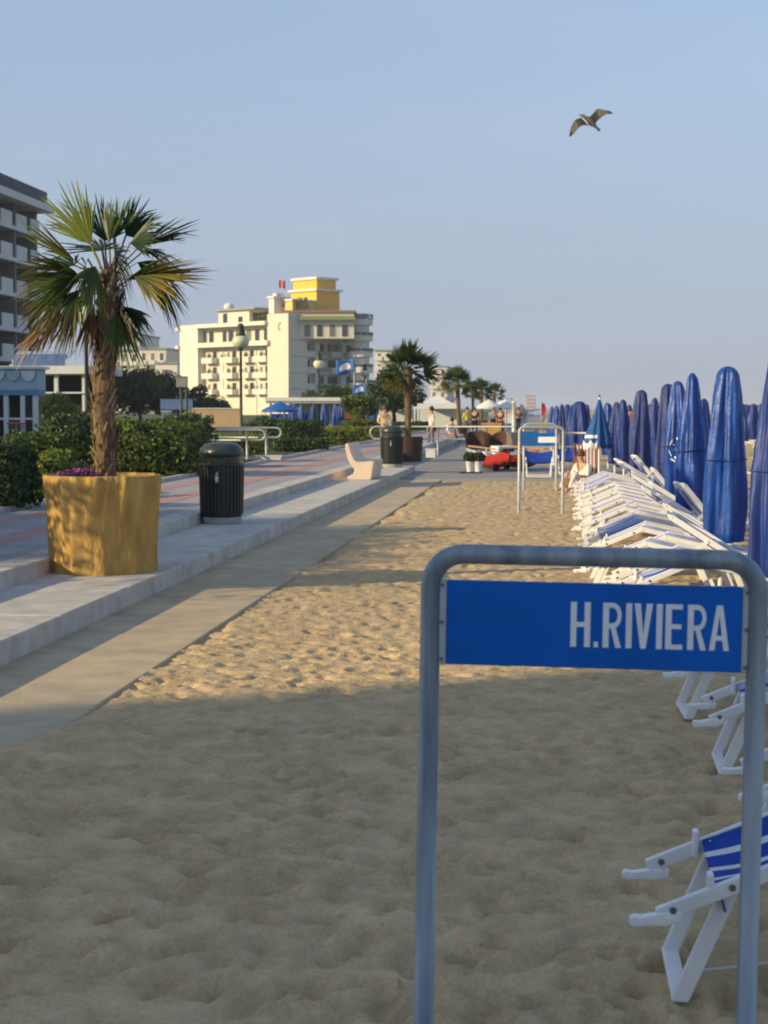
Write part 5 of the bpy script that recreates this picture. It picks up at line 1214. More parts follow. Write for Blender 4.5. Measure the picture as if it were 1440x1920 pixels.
# garden wall, boards
Y = 100.0; a = at(352, 790, Y); b = at(452, 790, Y)
o = empty('garden_wall', (a.x, Y, 0.27), 'low sandy beige garden wall left of the globe lamp', 'wall')
mb = MB(); mb.box(a.x, b.x, Y, Y+0.4, 0.1, at(400,767,Y).z); mb.build('wall_panel', M['beigewall'], o, world=True)
mb = MB(); mb.box(a.x-0.05, b.x+0.05, Y-0.05, Y+0.45, at(400,767,Y).z+0.002, at(400,765,Y).z); mb.build('coping', M['cream2'], o, world=True, bevel=0.01)
def board(label, px0, px1, y0, y1, Y, m, posts, pm, cat='sign', name='notice_board', th=0.06):
    a = at(px0, y1, Y); b = at(px1, y0, Y); o = empty(name, ((a.x+b.x)/2, Y, 0.27), label, cat)
    mb = MB(); mb.box(a.x, b.x, Y-th/2, Y+th/2, a.z, b.z); mb.build('panel', m, o, world=True, bevel=0.006)
    mb = MB(); mb.box(a.x-0.02, b.x+0.02, Y-th/2-0.01, Y+th/2+0.01, b.z, b.z+0.03); mb.build('top_trim', pm, o, world=True)
    for p in posts: x = at(p, 780, Y).x; mb = MB(); mb.tube([(x, Y+th/2+0.03, 0.1), (x, Y+th/2+0.03, b.z-0.02)], 0.035, 10); mb.build('post', pm, o, world=True, smooth=True)
    return o
board('square grey green signboard on two tall thin posts', 331, 351, 708, 726, 41.0, mat('sign_back', (0.20,0.23,0.22), 0.6), (339, 349), mat('post_green', (0.12,0.17,0.16), 0.5))
board('pale blue white panel board behind the two post signboard', 301, 361, 749, 768, 80.0, mat('pale_panel', (0.52,0.60,0.70), 0.6), (305, 330, 357), M['galv2'])
board('narrow blue grey panel box left of the signboard posts', 304, 321, 772, 800, 46.0, mat('bluegrey_panel', (0.13,0.17,0.27), 0.6), (308, 317), M['galv2'], th=0.2)
board('low white stone block at the foot of the handrail', 478, 530, 856, 862, 38.0, M['kerb'], (), M['kerb'], 'block', 'stone_block', 0.5)

# ------------------------------------------------------------------ beach bar, hut, tents
def beach_bar():
    Y = 104.0; x0 = at(500, 762, Y).x; x1 = at(645, 762, Y).x; zr = at(560, 752, Y).z
    o = empty('beach_bar', (x0, Y, 0.27), 'low open beach bar with pale flat roof and thin posts', 'beach bar')
    B = lambda name, m, *a: (lambda mb: (mb.box(*a), mb.build(name, m, o, world=True))[1])(MB())
    B('roof', M['balc'], x0, x1, Y-0.6, Y+5, zr, zr+0.22); B('eaves', M['roofgrey'], x0+0.05, x1-0.05, Y-0.55, Y+4.9, zr-0.14, zr-0.002)
    B('back_wall', M['palewhite'], x0+1.4, x1-0.2, Y+4.2, Y+4.5, 0.2, zr-0.145)
    for k in range(6): x = x0+0.3+(x1-x0-0.6)*k/5; B('post', M['blueawn'], x-0.05, x+0.05, Y-0.3, Y-0.2, 0.2, zr-0.145)
    B('counter', M['fab_blue'], x0+0.3, x0+2.8, Y, Y+0.7, 0.2, 1.25)
beach_bar()
for i, (px_, Y) in enumerate(((553,98),(565,96),(588,97),(606,95),(612,99),(628,96),(640,98),(545,100),(690,100),(700,98),(706,101))):
    lab = 'small closed blue umbrella at the beach bar, ' + ['third','fourth','fifth','sixth','seventh','eighth','ninth','second','tenth','eleventh','twelfth'][i] + ' from the left'
    umbrella(lab, px_, Y, M['royal'] if i % 2 else M['navy'], 1.85, 0.5, 0.17, 5, 200+i, 0.8, group='closed umbrellas at the beach bar')
def parasol(label, px_, Y, ztop, rad, m, hgt=0.5, group='open parasols', base=0.0):
    p = at(px_, 762, Y); o = empty('parasol', (p.x, Y, base), label, 'parasol', group)
    mb = MB(); mb.tube([(0,0,-0.1),(0,0,ztop)], 0.03, 8); mb.build('pole', M['alu'], o)
    g = MB(); g.lathe([(rad, ztop-hgt-0.14),(rad, ztop-hgt),(rad*0.5, ztop-hgt*0.45),(0.02, ztop)], 16, cap=False); c = g.build('canopy', m, o); s_ = c.modifiers.new('t','SOLIDIFY'); s_.thickness = 0.02
    for k in range(8): a = 2*math.pi*k/8; mb = MB(); mb.bar((0,0,ztop-0.06),(rad*0.97*math.cos(a), rad*0.97*math.sin(a), ztop-hgt-0.04), 0.02, 0.02, (0,0,1)); mb.build('rib', M['alu'], o)
    return o
parasol('large open blue parasol at the left of the beach bar', 525, 92, 1.95, 1.0, M['blue2'], 0.45)
parasol('white open parasol beyond the third potted palm', 917, 120, 2.2, 0.9, M['tent'], 0.5)
parasol('white open parasol by the last palms', 950, 130, 2.1, 1.0, M['tent'], 0.5)
parasol('far white parasol near the horizon', 948, 170, 2.5, 1.0, M['tent'], 0.5)
def hut():
    Y = 88.0; a = at(647, 790, Y).x; b = at(672, 790, Y).x; z = at(650, 768, Y).z
    o = empty('ochre_hut', (a, Y, 0.27), 'small brown hut with ochre roof beside the beach bar', 'hut')
    mb = MB(); mb.box(a, b, Y, Y+1.2, 0.2, z); mb.build('wall', mat('brown_wood', (0.14,0.075,0.03), 0.8, var=0.3), o, world=True)
    mb = MB(); mb.box(a+0.1, b-0.3, Y-0.02, Y+0.1, 0.3, z-0.15); mb.build('door', mat('red_wood', (0.20,0.05,0.03), 0.7), o, world=True)
    mb = MB(); m_ = (a+b)/2; mb.add([(a-0.15,Y-0.2,z),(b+0.15,Y-0.2,z),(m_,Y+0.6,z+0.4),(a-0.15,Y+1.4,z),(b+0.15,Y+1.4,z)], [(0,1,2),(1,4,2),(4,3,2),(3,0,2),(0,3,4,1)]); mb.build('roof', mat('thatch', (0.24,0.15,0.05), 0.9, var=0.3), o, world=True)
hut()
def marquee(label, px0, px1, Y, ztop, zeave, m=None):
    a = at(px0, 762, Y).x; b = at(px1, 762, Y).x; d = b-a; o = empty('marquee', (a, Y, 0.0), label, 'tent', 'white marquees')
    mb = MB(); c = (a+b)/2; n = 9; vs_ = [(a,Y,zeave),(b,Y,zeave),(b,Y+d,zeave),(a,Y+d,zeave)]
    rings = [[(a+(c-a)*f, Y+(d/2)*f), (b+(c-b)*f, Y+(d/2)*f), (b+(c-b)*f, Y+d-(d/2)*f), (a+(c-a)*f, Y+d-(d/2)*f)] for f in (0, .3, .6, .85, 1)]
    zs_ = [zeave + (ztop-zeave)*f**1.5 for f in (0, .3, .6, .85, 1)]
    g = MB(); g.v = [(x, y, z) for r_, z in zip(rings, zs_) for x, y in r_]; g.f = [(i*4+k, i*4+(k+1)%4, (i+1)*4+(k+1)%4, (i+1)*4+k) for i in range(4) for k in range(4)]; g.m = [0]*16; g.build('canopy', m or M['tent'], o, world=True)
    g = MB(); t = 0.03
    g.box(a, b, Y-t, Y, zeave-0.3, zeave+0.01); g.box(b, b+t, Y, Y+d, zeave-0.3, zeave+0.01); g.build('valance', m or M['tent'], o, world=True)
    for x, y in ((a,Y),(b,Y),(b,Y+d),(a,Y+d)): mb = MB(); mb.tube([(x,y,-0.1),(x,y,zeave-0.01)], 0.05, 8); mb.build('pole', M['alu'], o, world=True)
    mb = MB(); mb.box(a+0.1, b-0.1, Y+d-0.05, Y+d, 0.2, zeave-0.02); mb.build('back_panel', M['palewhite'], o, world=True)
marquee('white peaked marquee behind the second standing person', 778, 858, 116, 2.55, 1.85)
marquee('flat white marquee left of the second potted palm', 706, 768, 112, 2.05, 1.75)
marquee('far peach coloured tent near the vanishing point', 966, 990, 150, 2.0, 1.4, mat('peach_tent', (0.62,0.40,0.30), 0.8))
marquee('far peach tent, left one beside the white post', 948, 964, 155, 1.9, 1.4, mat('peach_tent2', (0.50,0.33,0.28), 0.8))
x = at(963, 790, 100).x; o = empty('beach_post', (x, 100, 0), 'pale round post far down the walkway', 'post'); mb = MB(); mb.tube([(0,0,-0.1),(0,0,1.9)], [0.10,0.09], 12); mb.build('shaft', M['white_wall'], o, smooth=True); mb = MB(); mb.lathe([(0.13,1.9),(0.13,1.98),(0.02,2.02)], 12); mb.build('cap', M['white_wall'], o)
x = at(1015, 790, 110).x; o = empty('flag', (x, 110, 0), 'small dark red beach flag near the vanishing point', 'flag'); mb = MB(); mb.tube([(0,0,-0.1),(0,0,2.0)], 0.025, 8); mb.build('pole', M['galv2'], o)
mb = MB(); mb.add([(-0.26+0.0*0, 0.02*i, 0) for i in range(0)], []); mb.add([(0.02,0,1.95),(0.22,0.06,1.85),(0.32,0,1.5),(0.16,-0.05,1.05),(0.02,0,1.2)], [(0,4,3,2,1)]); c = mb.build('cloth', cloth('flag_dark_red', (0.34,0.02,0.04)), o); s_ = c.modifiers.new('t','SOLIDIFY'); s_.thickness = 0.02

# ------------------------------------------------------------------ people
def skin_mesh(name, verts, edges, radii, root, m, parent, sub=2):
    me = bpy.data.meshes.new(name); me.from_pydata([tuple(v) for v in verts], edges, []); ob = bpy.data.objects.new(name, me); COL.objects.link(ob)
    ob.modifiers.new('skin', 'SKIN'); sv = me.skin_vertices[0].data
    for i, r_ in enumerate(radii): sv[i].radius = (r_, r_) if not isinstance(r_, tuple) else r_
    for i in range(len(radii)): sv[i].use_root = (i == root)
    s_ = ob.modifiers.new('sub', 'SUBSURF'); s_.levels = sub; s_.render_levels = sub
    dg = bpy.context.evaluated_depsgraph_get(); new = bpy.data.meshes.new_from_object(ob.evaluated_get(dg)); bpy.data.objects.remove(ob)
    new.name = name; new.materials.clear(); new.materials.append(m); new.shade_smooth()
    o = bpy.data.objects.new(name, new); COL.objects.link(o); o.parent = parent; return o
def person(label, x, y, z, rz, J, shirt, trousers, hair, group='people on the promenade', sleeves=True, hs=1.0, longhair=False):
    """J: joint dictionary (metres, facing -Y)"""
    o = empty('person', (x, y, z), label, 'person', group, rz); o.scale = (hs, hs, hs)
    names = ['pel','spine','chest','neck','headb','head','shL','elL','wrL','haL','shR','elR','wrR','haR','hiL','knL','anL','toL','hiR','knR','anR','toR']
    rad = dict(pel=(.135,.10), spine=(.125,.095), chest=(.150,.105), neck=.052, headb=(.070,.085), head=(.075,.088), shL=.058, elL=.040, wrL=.028, haL=.036, shR=.058, elR=.040, wrR=.028, haR=.036,
               hiL=.085, knL=.056, anL=.038, toL=.032, hiR=.085, knR=.056, anR=.038, toR=.032)
    E = [('pel','spine'),('spine','chest'),('chest','neck'),('neck','headb'),('headb','head'),('chest','shL'),('shL','elL'),('elL','wrL'),('wrL','haL'),('chest','shR'),('shR','elR'),('elR','wrR'),('wrR','haR'),
         ('pel','hiL'),('hiL','knL'),('knL','anL'),('anL','toL'),('pel','hiR'),('hiR','knR'),('knR','anR'),('anR','toR')]
    ix = {n_: i for i, n_ in enumerate(names)}
    skin_mesh('body', [J[n_] for n_ in names], [(ix[a], ix[b]) for a, b in E], [rad[n_] for n_ in names], 0, M['skin'], o)
    def sub(nms, es, grow, m, nm):
        i2 = {n_: i for i, n_ in enumerate(nms)}; rr = [tuple(v*grow for v in rad[n_]) if isinstance(rad[n_], tuple) else rad[n_]*grow for n_ in nms]
        return skin_mesh(nm, [J[n_] for n_ in nms], [(i2[a], i2[b]) for a, b in es], rr, 0, m, o)
    if sleeves: sub(['pel','spine','chest','shL','elL','shR','elR'], [('pel','spine'),('spine','chest'),('chest','shL'),('shL','elL'),('chest','shR'),('shR','elR')], 1.17, shirt, 'shirt')
    else: sub(['pel','spine','chest','shL','shR'], [('pel','spine'),('spine','chest'),('chest','shL'),('chest','shR')], 1.16, shirt, 'shirt')
    sub(['pel','hiL','knL','anL','hiR','knR','anR'], [('pel','hiL'),('hiL','knL'),('knL','anL'),('pel','hiR'),('hiR','knR'),('knR','anR')], 1.22, trousers, 'trousers')
    hd = Vector(J['head']); hb = Vector(J['headb']); up_ = (hd-hb).normalized(); c = (hd+hb)/2 + up_*0.035 + Vector((0,0.018,0)); g = MB()
    prof = [(0.098*math.cos(t), 0.125*math.sin(t)) for t in np.linspace(-0.35 if not longhair else -1.0, 1.5, 9)]
    g.lathe(prof, 14, tuple(c)); g.build('hair', hair, o, smooth=True)
    f = (hd+hb)/2 + Vector((0,-0.088,0.0)); g = MB(); g.add([f+Vector((-.013,0.0,-.02)), f+Vector((.013,0.0,-.02)), f+Vector((0,-.022,-.018)), f+Vector((0,0.0,.03))], [(0,1,2),(1,3,2),(3,0,2)]); g.build('nose', M['skin'], o)
    for s in (-1, 1):
        g = MB(); e = f+Vector((s*.032, 0.006, .022)); g.lathe([(.002,-.008),(.010,0),(.002,.008)], 8, tuple(e)); g.build('eye', M['hair_d'], o)
        # fingers
        w = Vector(J['haL' if s < 0 else 'haR']); wr = Vector(J['wrL' if s < 0 else 'wrR']); d = (w-wr).normalized(); side = d.cross(Vector((0,1,0)));
        side = side.normalized() if side.length > 0.1 else Vector((1,0,0)); g = MB()
        for k in range(4): b = w + side*(0.016*(k-1.5)); g.tube([b, b+d*(0.045-0.006*abs(k-1.5)), b+d*(0.075-0.008*abs(k-1.5))+Vector((0,-0.012,0))], [0.009,0.008,0.006], 6)
        b = w - d*0.02; g.tube([b, b+side*(-0.035)+d*0.02, b-side*0.045+d*0.045], [0.011,0.009,0.007], 6); g.build('fingers', M['skin'], o, smooth=True)
    return o
def stand(arms='down', stride=0.0):
    J = dict(pel=(0,0,.92), spine=(0,.01,1.10), chest=(0,.0,1.32), neck=(0,.01,1.46), headb=(0,-.005,1.54), head=(0,-.01,1.64),
        hiL=(-.09,0,.87), knL=(-.10,-.02-stride,.48), anL=(-.10,.01-stride,.08), toL=(-.12,-.14-stride,.03), hiR=(.09,0,.87), knR=(.10,-.02+stride*.4,.48), anR=(.10,.02+stride,.08), toR=(.12,-.13+stride,.03), shL=(-.19,0,1.37), shR=(.19,0,1.37))
    if arms == 'down': J.update(elL=(-.24,.03,1.10), wrL=(-.23,-.05,.87), haL=(-.22,-.08,.80), elR=(.24,.03,1.10), wrR=(.23,-.05,.87), haR=(.22,-.08,.80))
    elif arms == 'front': J.update(elL=(-.25,-.02,1.12), wrL=(-.10,-.20,1.05), haL=(-.03,-.23,1.06), elR=(.25,-.02,1.12), wrR=(.10,-.21,1.02), haR=(.04,-.24,1.00))
    return J
def sit(h=0.42):
    return dict(pel=(0,.05,h+.08), spine=(0,.10,h+.27), chest=(0,.08,h+.50), neck=(0,.05,h+.64), headb=(0,.02,h+.72), head=(0,0,h+.82), shL=(-.19,.08,h+.55), elL=(-.25,-.02,h+.30), wrL=(-.16,-.22,h+.20), haL=(-.14,-.28,h+.19),
        shR=(.19,.08,h+.55), elR=(.25,-.02,h+.30), wrR=(.16,-.22,h+.20), haR=(.14,-.28,h+.19), hiL=(-.09,0,h+.06), knL=(-.12,-.42,h+.08), anL=(-.12,-.44,.08), toL=(-.13,-.58,.03), hiR=(.09,0,h+.06), knR=(.12,-.42,h+.08), anR=(.12,-.44,.08), toR=(.13,-.58,.03))
def squat():
    J = sit(0.02); J.update(knL=(-.16,-.30,.42), anL=(-.14,-.46,.06), toL=(-.15,-.60,.03), knR=(.16,-.30,.42), anR=(.14,-.46,.06), toR=(.15,-.60,.03), wrL=(-.13,-.30,.36), haL=(-.06,-.36,.33), wrR=(.13,-.30,.36), haR=(.06,-.36,.33)); return J
def pers(label, px_, Y, z, rz, J, s, t, h, **k): p = at(px_, 800, Y); return person(label, p.x, Y, z, rz, J, s, t, h, **k)
pale = cloth('shirt_cream', (0.72,0.60,0.36)); white = cloth('shirt_white', (0.75,0.72,0.66)); navyc = cloth('trousers_navy', (0.03,0.035,0.06)); grey = cloth('trousers_grey', (0.18,0.18,0.20)); black = cloth('clothes_black', (0.015,0.015,0.018))
pers('standing person in cream shirt and grey trousers behind the second bin', 721, 62, 0.0, 0.25, stand('front'), pale, grey, M['hair_b'], hs=0.97)
pers('standing dark haired person in white shirt seen from the side', 809, 64, 0.0, -1.2, stand('down', 0.08), white, grey, M['hair_d'], hs=0.96)
pers('seated person in white beyond the long railing', 848, 72, 0.0, 0.6, sit(0.35), white, grey, M['hair_d'], hs=0.95)
pers('person in bright yellow top beside the third potted palm', 876, 92, 0.0, 0.4, stand('down', 0.1), cloth('shirt_yellow', (0.62,0.58,0.06)), grey, M['hair_d'], hs=0.96)
pers('small walker in black right of the person in yellow', 890, 100, 0.0, 3.0, stand('down', 0.15), black, black, M['hair_d'], hs=0.95)
pers('small walker in maroon near the far palms', 938, 96, 0.0, 2.9, stand('down', 0.12), cloth('shirt_maroon', (0.16,0.05,0.06)), black, M['hair_d'], hs=0.93)
pers('small walker in pale grey shirt near the far palms', 926, 112, 0.0, 0.3, stand('down', 0.12), cloth('shirt_grey', (0.45,0.45,0.46)), navyc, M['hair_b'], hs=0.95)
pers('tiny walker in brown far along the walkway', 972, 120, 0.0, 0.2, stand('down', 0.12), cloth('shirt_brown', (0.18,0.09,0.06)), black, M['hair_d'], hs=0.95)
pers('person in white crouching on the sand left of the sunbeds', 1088, 33.2, 0.0, -0.8, squat(), white, cloth('trousers_white', (0.70,0.64,0.60)), M['hair_b'], hs=0.86, group='people on the beach')

# ------------------------------------------------------------------ things on the plaza
def armchair(label, px_, Y, rz):
    p = at(px_, 850, Y); o = empty('wicker_chair', (p.x, Y, 0.0), label, 'armchair', 'dark wicker chairs behind the railing', rz)
    mb = MB(); mb.box(-.28,.28,-.26,.26,.36,.44); mb.build('seat', M['wicker'], o, bevel=0.02)
    mb = MB(); pts = []
    n = 13; g = MB(); vs_ = []
    for k in range(n):
        t = math.pi*(k/(n-1)); c_, s_ = math.cos(t), math.sin(t); h = 0.62+0.26*s_
        for rr, zz in ((.30,.30),(.34,h),(.30,h),(.26,.30)): vs_.append((rr*c_, rr*s_*0.95-0.0, zz))
    fs = [(k*4+j, (k+1)*4+j, (k+1)*4+(j+1)%4, k*4+(j+1)%4) for k in range(n-1) for j in range(4)] + [(0,1,2,3), tuple(reversed(range((n-1)*4, n*4)))]
    g.add(vs_, fs); g.build('backrest', M['wicker'], o)
    for sx in (-1,1):
        for sy in (-1,1): mb = MB(); mb.tube([(sx*.24,sy*.22,0),(sx*.23,sy*.21,.36)], .022, 8); mb.build('leg', M['wicker'], o)
for i, (px_, Y, rz) in enumerate(((892, 53.5, 0.3), (912, 54.5, 2.6), (934, 53.8, -0.5))):
    armchair(['dark wicker armchair behind the railing, leftmost of three', 'dark wicker armchair behind the railing, middle of three', 'dark wicker armchair behind the railing, rightmost of three'][i], px_, Y, rz)
def boat():
    Y = 43.5; p = at(940, 870, Y); o = empty('rescue_boat', (p.x, Y, 0.02), 'red and white rowing rescue boat on the plaza left of the sign frames', 'boat'); o.rotation_euler = (0, 0, R(-62))
    # twin pointed hulls, white deck between, rowing seat
    for s in (-1, 1):
        g = MB(); n = 15; vs_ = []
        for i in range(n):
            f = i/(n-1); x = -1.25+2.5*f; w = 0.20*(math.sin(math.pi*min(1, f*1.0+0.0))**0.55 if 0 < f < 1 else 0.02); zk = 0.06+0.16*abs(2*f-1)**3; zd = 0.38+0.16*abs(2*f-1)**2.2
            w = max(w, 0.012)
            for a, z in ((-w, zd), (-w*0.9, (zk+zd)/2), (0, zk), (w*0.9, (zk+zd)/2), (w, zd)): vs_.append((x, s*0.40+a, z))
        g.add(vs_, [(i*5+j, i*5+j+1, (i+1)*5+j+1, (i+1)*5+j)[::-1] for i in range(n-1) for j in range(4)])
        g.build('hull', M['red'], o, smooth=True)
        g = MB(); d = [v for v in vs_]; top = [[(d[i*5][0], d[i*5][1], d[i*5][2]+0.004), (d[i*5+4][0], d[i*5+4][1], d[i*5+4][2]+0.004)] for i in range(n)]
        g.v = [q for r_ in top for q in r_]; g.f = [(2*i, 2*i+1, 2*i+3, 2*i+2)[::-1] for i in range(n-1)]; g.m = [0]*(n-1); g.build('deck', M['tent'], o)
    for x in (-0.55, 0.05, 0.6): mb = MB(); mb.box(x-0.09, x+0.09, -0.52, 0.52, 0.43, 0.47); mb.build('cross_beam', M['tent'], o, bevel=0.01)
    mb = MB(); mb.box(-0.2, 0.25, -0.22, 0.22, 0.475, 0.62); mb.build('rowing_seat', M['tent'], o, bevel=0.03)
    mb = MB(); mb.box(0.3, 0.42, -0.16, 0.16, 0.476, 0.56); mb.build('foot_rest', M['rubber'], o, bevel=0.02)
    for s in (-1, 1): mb = MB(); mb.tube([(-0.9, s*0.50, 0.60), (0.9, s*0.62, 0.56)], 0.022, 8); mb.box(0.9, 1.25, s*0.62-0.06, s*0.62+0.06, 0.55, 0.57); mb.build('oar', mat('oar_wood', (0.40,0.24,0.12), 0.6), o)
    for s in (-1, 1):
        for x in (-0.5, 0.5): mb = MB(); mb.tube([(x, s*0.40-0.06, 0.06), (x, s*0.40+0.06, 0.06)], 0.065, 12); mb.build('trolley_wheel', M['rubber'], o)
boat()
for i, px_ in enumerate((881, 897)):
    Y = 42.0; p = at(px_, 880, Y); o = empty('flower_pot', (p.x, Y, 0.022), ['white pot with dark plant, left of the pair before the red boat', 'white pot with purplish dark plant, right of the pair before the red boat'][i], 'flower pot', 'white pots on the plaza')
    mb = MB(); mb.lathe([(0.075,0),(0.085,0.05),(0.11,0.24),(0.118,0.25),(0.115,0.27),(0.095,0.265),(0.09,0.22)], 20, cap=False); mb.lathe([(0.01,0.22),(0.095,0.22)], 20, cap=False); mb.build('pot', M['tent'], o, smooth=True)
    rg = np.random.default_rng(60+i); n = 700; d = rg.normal(0,1,(n,3)); d /= np.linalg.norm(d, axis=1, keepdims=True)
    V, Q = leaf_quads(d*np.array([0.17,0.17,0.13])*(0.6+0.4*rg.random((n,1)))+np.array([0,0,0.37]), d, 0.035, rg)
    tag(np_mesh('leaves', V, Q, M['leaf_dark'] if i == 0 else leafmat('leaf_purple', (0.03,0.015,0.02), (0.10,0.05,0.06), 0.2), o), kind='stuff')
mb = MB(); p = at(880, 884, 41.6); mb.box(p.x-0.22, p.x+0.3, 41.2, 41.7, 0.0225, 0.045); tag(mb.build('rubber_mat', M['rubber'], bevel=0.006), 'flat black mat in front of the white flower pots', 'mat')
# box planters and white crate near the railing
Y = 60; p = at(925, 803, Y)
def trough(label, px0, px1, y0, y1, Y, m, z0=0.0):
    a = at(px0, y1, Y); b = at(px1, y0, Y); o = empty('trough_planter', ((a.x+b.x)/2, Y, z0), label, 'planter'); h = b.z-z0; w = (b.x-a.x)/2
    mb = MB(); mb.add([(-w*.9,0,0),(w*.9,0,0),(w*.9,.5,0),(-w*.9,.5,0),(-w,0,h),(w,0,h),(w,.5,h),(-w,.5,h)], [(3,2,1,0),(0,1,5,4),(1,2,6,5),(2,3,7,6),(3,0,4,7)])
    mb.build('box', m, o); mb = MB(); mb.box(-w-.02, w+.02, -.02, .03, h-.06, h+.005); mb.box(-w-.02, w+.02, .47, .52, h-.06, h+.005); mb.build('rim', m, o, bevel=.008); mb = MB(); mb.box(-w*.95, w*.95, .03, .47, h-.08, h-.03); mb.build('soil', M['soil'], o)
trough('ochre trough planter in the distance above the railing', 903, 940, 793, 812, 74, M['ochre'])
board('small white box standing at the foot of the railing', 799, 817, 843, 858, 52.0, M['tent'], (), M['tent'], 'box', 'storage_box', 0.35)
board('brownish grey low cabinet at the right end of the railing', 950, 975, 812, 842, 52.5, mat('cabinet', (0.30,0.24,0.20), 0.7), (), M['galv2'], 'cabinet', 'cabinet', 0.4)

# striped deck chair and bag near the teal umbrella
def deck_chair():
    Y = 35.0; p = at(1098, 885, Y); o = empty('deck_chair', (p.x, Y, 0), 'upright deck chair with brown and white striped canvas', 'deck chair'); wood = mat('chair_wood', (0.20,0.10,0.05), 0.6)
    for s in (-1, 1):
        mb = MB(); mb.bar((s*.24,-.25,0),(s*.24,.22,.86), .03,.045,(1,0,0)); mb.build('back_rail', wood, o); mb = MB(); mb.bar((s*.21,.28,0),(s*.21,-.30,.42), .03,.045,(1,0,0)); mb.build('leg_rail', wood, o)
    mb = MB(); mb.bar((-.26,.22,.86),(.26,.22,.86),.04,.03,(0,1,0)); mb.build('top_bar', wood, o)
    g = MB(); ns = 13; pr = [(.21,.84),(.16,.62),(.08,.42),(-.05,.30),(-.2,.32),(-.29,.40)]
    for y, z in pr:
        for k in range(ns+1): g.v.append((-.22+.44*k/ns, y, z))
    for i in range(len(pr)-1):
        for k in range(ns): g.f.append((i*(ns+1)+k, i*(ns+1)+k+1, (i+1)*(ns+1)+k+1, (i+1)*(ns+1)+k)); g.m.append(k % 2)
    c = g.build('canvas', [mat('canvas_brown', (0.26,0.09,0.06), 0.8), M['fab_white']], o); s_ = c.modifiers.new('t','SOLIDIFY'); s_.thickness = .006
    Y = 34.4; p = at(1076, 885, Y); o = empty('beach_bag', (p.x, Y, 0.0), 'brown beach bag left of the striped deck chair', 'bag'); br = mat('bag_brown', (0.24,0.12,0.04), 0.8, var=.25)
    mb = MB(); mb.lathe([(.15,0),(.19,.06),(.20,.22),(.16,.34),(.13,.36)], 20, fn=lambda r,z,t: r*(1-.35*abs(math.sin(t)))); mb.build('body', br, o, smooth=True)
    for s in (-1,1): mb = MB(); mb.tube([(-.09, s*.07, .34)] + [(.10*-math.cos(t), s*.07, .36+.15*math.sin(t)) for t in np.linspace(0.2,2.94,9)] + [(.09, s*.07,.34)], .012, 6); mb.build('handle', br, o)
deck_chair()
# kites of litter on the sand: a stray cord by the nearest sunbed
mb = MB(); q = [gnd(1316,1838), gnd(1345,1836), gnd(1375,1833), gnd(1410,1829), gnd(1445,1824)]; mb.tube([(v.x, v.y, 0.03) for v in q], 0.004, 6); tag(mb.build('cord', M['fab_white'], smooth=True), 'thin white cord lying on sand beneath the nearest sunbed', 'cord')

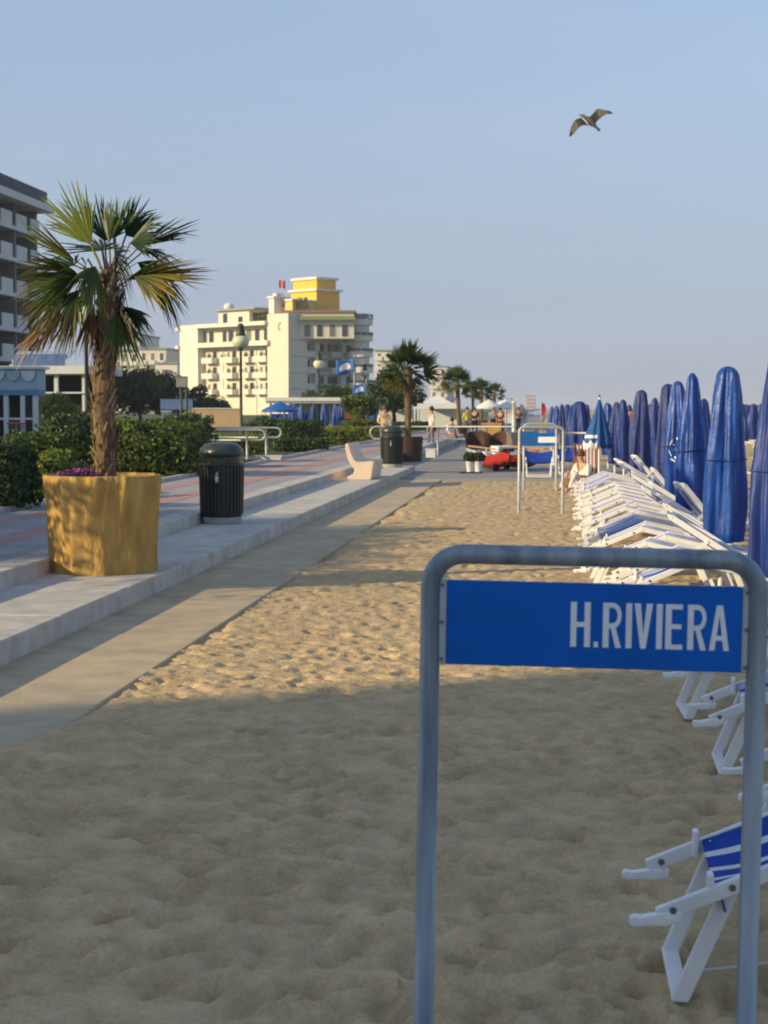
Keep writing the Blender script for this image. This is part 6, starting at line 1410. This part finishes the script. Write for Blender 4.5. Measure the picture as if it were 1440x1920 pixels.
# ------------------------------------------------------------------ seagull
def gull():
    Y = 46.0; B = lambda zx, zy, d=0.0: at(1030+zx/9, 180+zy/9, Y+d)
    c = B(690, 420); o = empty('seagull', c, 'grey brown seagull gliding with bent wings in the sky', 'bird'); s = Y/FPX/9
    g = MB()
    sp = [(492,318,0,3),(515,322,0,10),(545,326,0,24),(580,340,0,28),(630,375,0,42),(690,425,0,54),(745,480,0,46),(795,535,0,26),(830,565,0,16)]
    g.tube([B(x, y, d) for x, y, d, r_ in sp], [r_*s*0.85 for *_, r_ in sp], 12)
    tail = [B(790,540,0.02), B(815,520,0), B(872,575,0.0), B(850,600,0.02), B(822,600,0.03)]
    v = (B(0,0)-EYE).normalized()
    def sheet(rows, th, mi):
        k = len(rows); b0 = []
        for off in (0, th):
            for a, b in rows: b0 += [a+v*off, b+v*off]
        fs = []
        for i in range(k-1):
            fs.append((2*i, 2*i+1, 2*i+3, 2*i+2)); j = 2*k; fs.append((j+2*i, j+2*i+2, j+2*i+3, j+2*i+1))
            fs.append((2*i, 2*i+2, j+2*i+2, j+2*i)); fs.append((2*i+1, j+2*i+1, j+2*i+3, 2*i+3))
        fs.append((0, 2*k, 2*k+1, 1)); e = 2*k-2; fs.append((e, e+1, 2*k+e+1, 2*k+e)); g.add(b0, fs, mi)
    sheet([(tail[0],tail[1]), (tail[4],tail[2])], 0.02, 1)
    lw = [((640,370),(690,500),-.02),((560,362),(600,492),-.08),((490,378),(545,500),-.14),((440,402),(500,535),-.18),((400,450),(460,578),-.14),((370,520),(425,625),-.08),((348,600),(398,650),0.0),((340,650),(372,672),.04),((340,684),(350,690),.06)]
    sheet([(B(*a, d), B(*b, d)) for a, b, d in lw[:7]], 0.025, 0); sheet([(B(*a, d), B(*b, d)) for a, b, d in lw[6:]], 0.015, 1)
    rw = [((640,370),(700,520),.02),((700,335),(775,480),.08),((750,282),(800,430),.14),((790,230),(850,388),.18),((830,212),(905,340),.16),((900,228),(960,312),.10),((960,240),(1005,304),.05),((1020,252),(1045,300),.0),((1068,290),(1078,302),-.04)]
    sheet([(B(*a, d), B(*b, d)) for a, b, d in rw[:7]], 0.025, 0); sheet([(B(*a, d), B(*b, d)) for a, b, d in rw[6:]], 0.015, 1)
    g.tube([B(548,360,-.1), B(590,400,-.12), B(640,455,-.12), B(680,500,-.08)], [0.004,0.016,0.016,0.005], 8, 2)
    g.build('body', [M['gull'], M['gull_tip'], M['gull_white']], o, world=True, smooth=False)
gull()

# ------------------------------------------------------------------ the hazy air
hm = bpy.data.materials.new('haze_air'); hm.use_nodes = True; hn, hl = nodes_of(hm)
hn.remove(hn['Principled BSDF']); pv = hn.new('ShaderNodeVolumePrincipled'); pv.inputs['Density'].default_value = 0.0003; pv.inputs['Color'].default_value = (0.80, 0.87, 0.98, 1)
hl.new(pv.outputs['Volume'], hn['Material Output'].inputs['Volume'])
mb = MB(); mb.box(-3100, 3600, -80, 6100, -1.7, 34)
tag(mb.build('haze', hm), 'thin pale summer haze over beach and gardens', 'haze', kind='stuff')
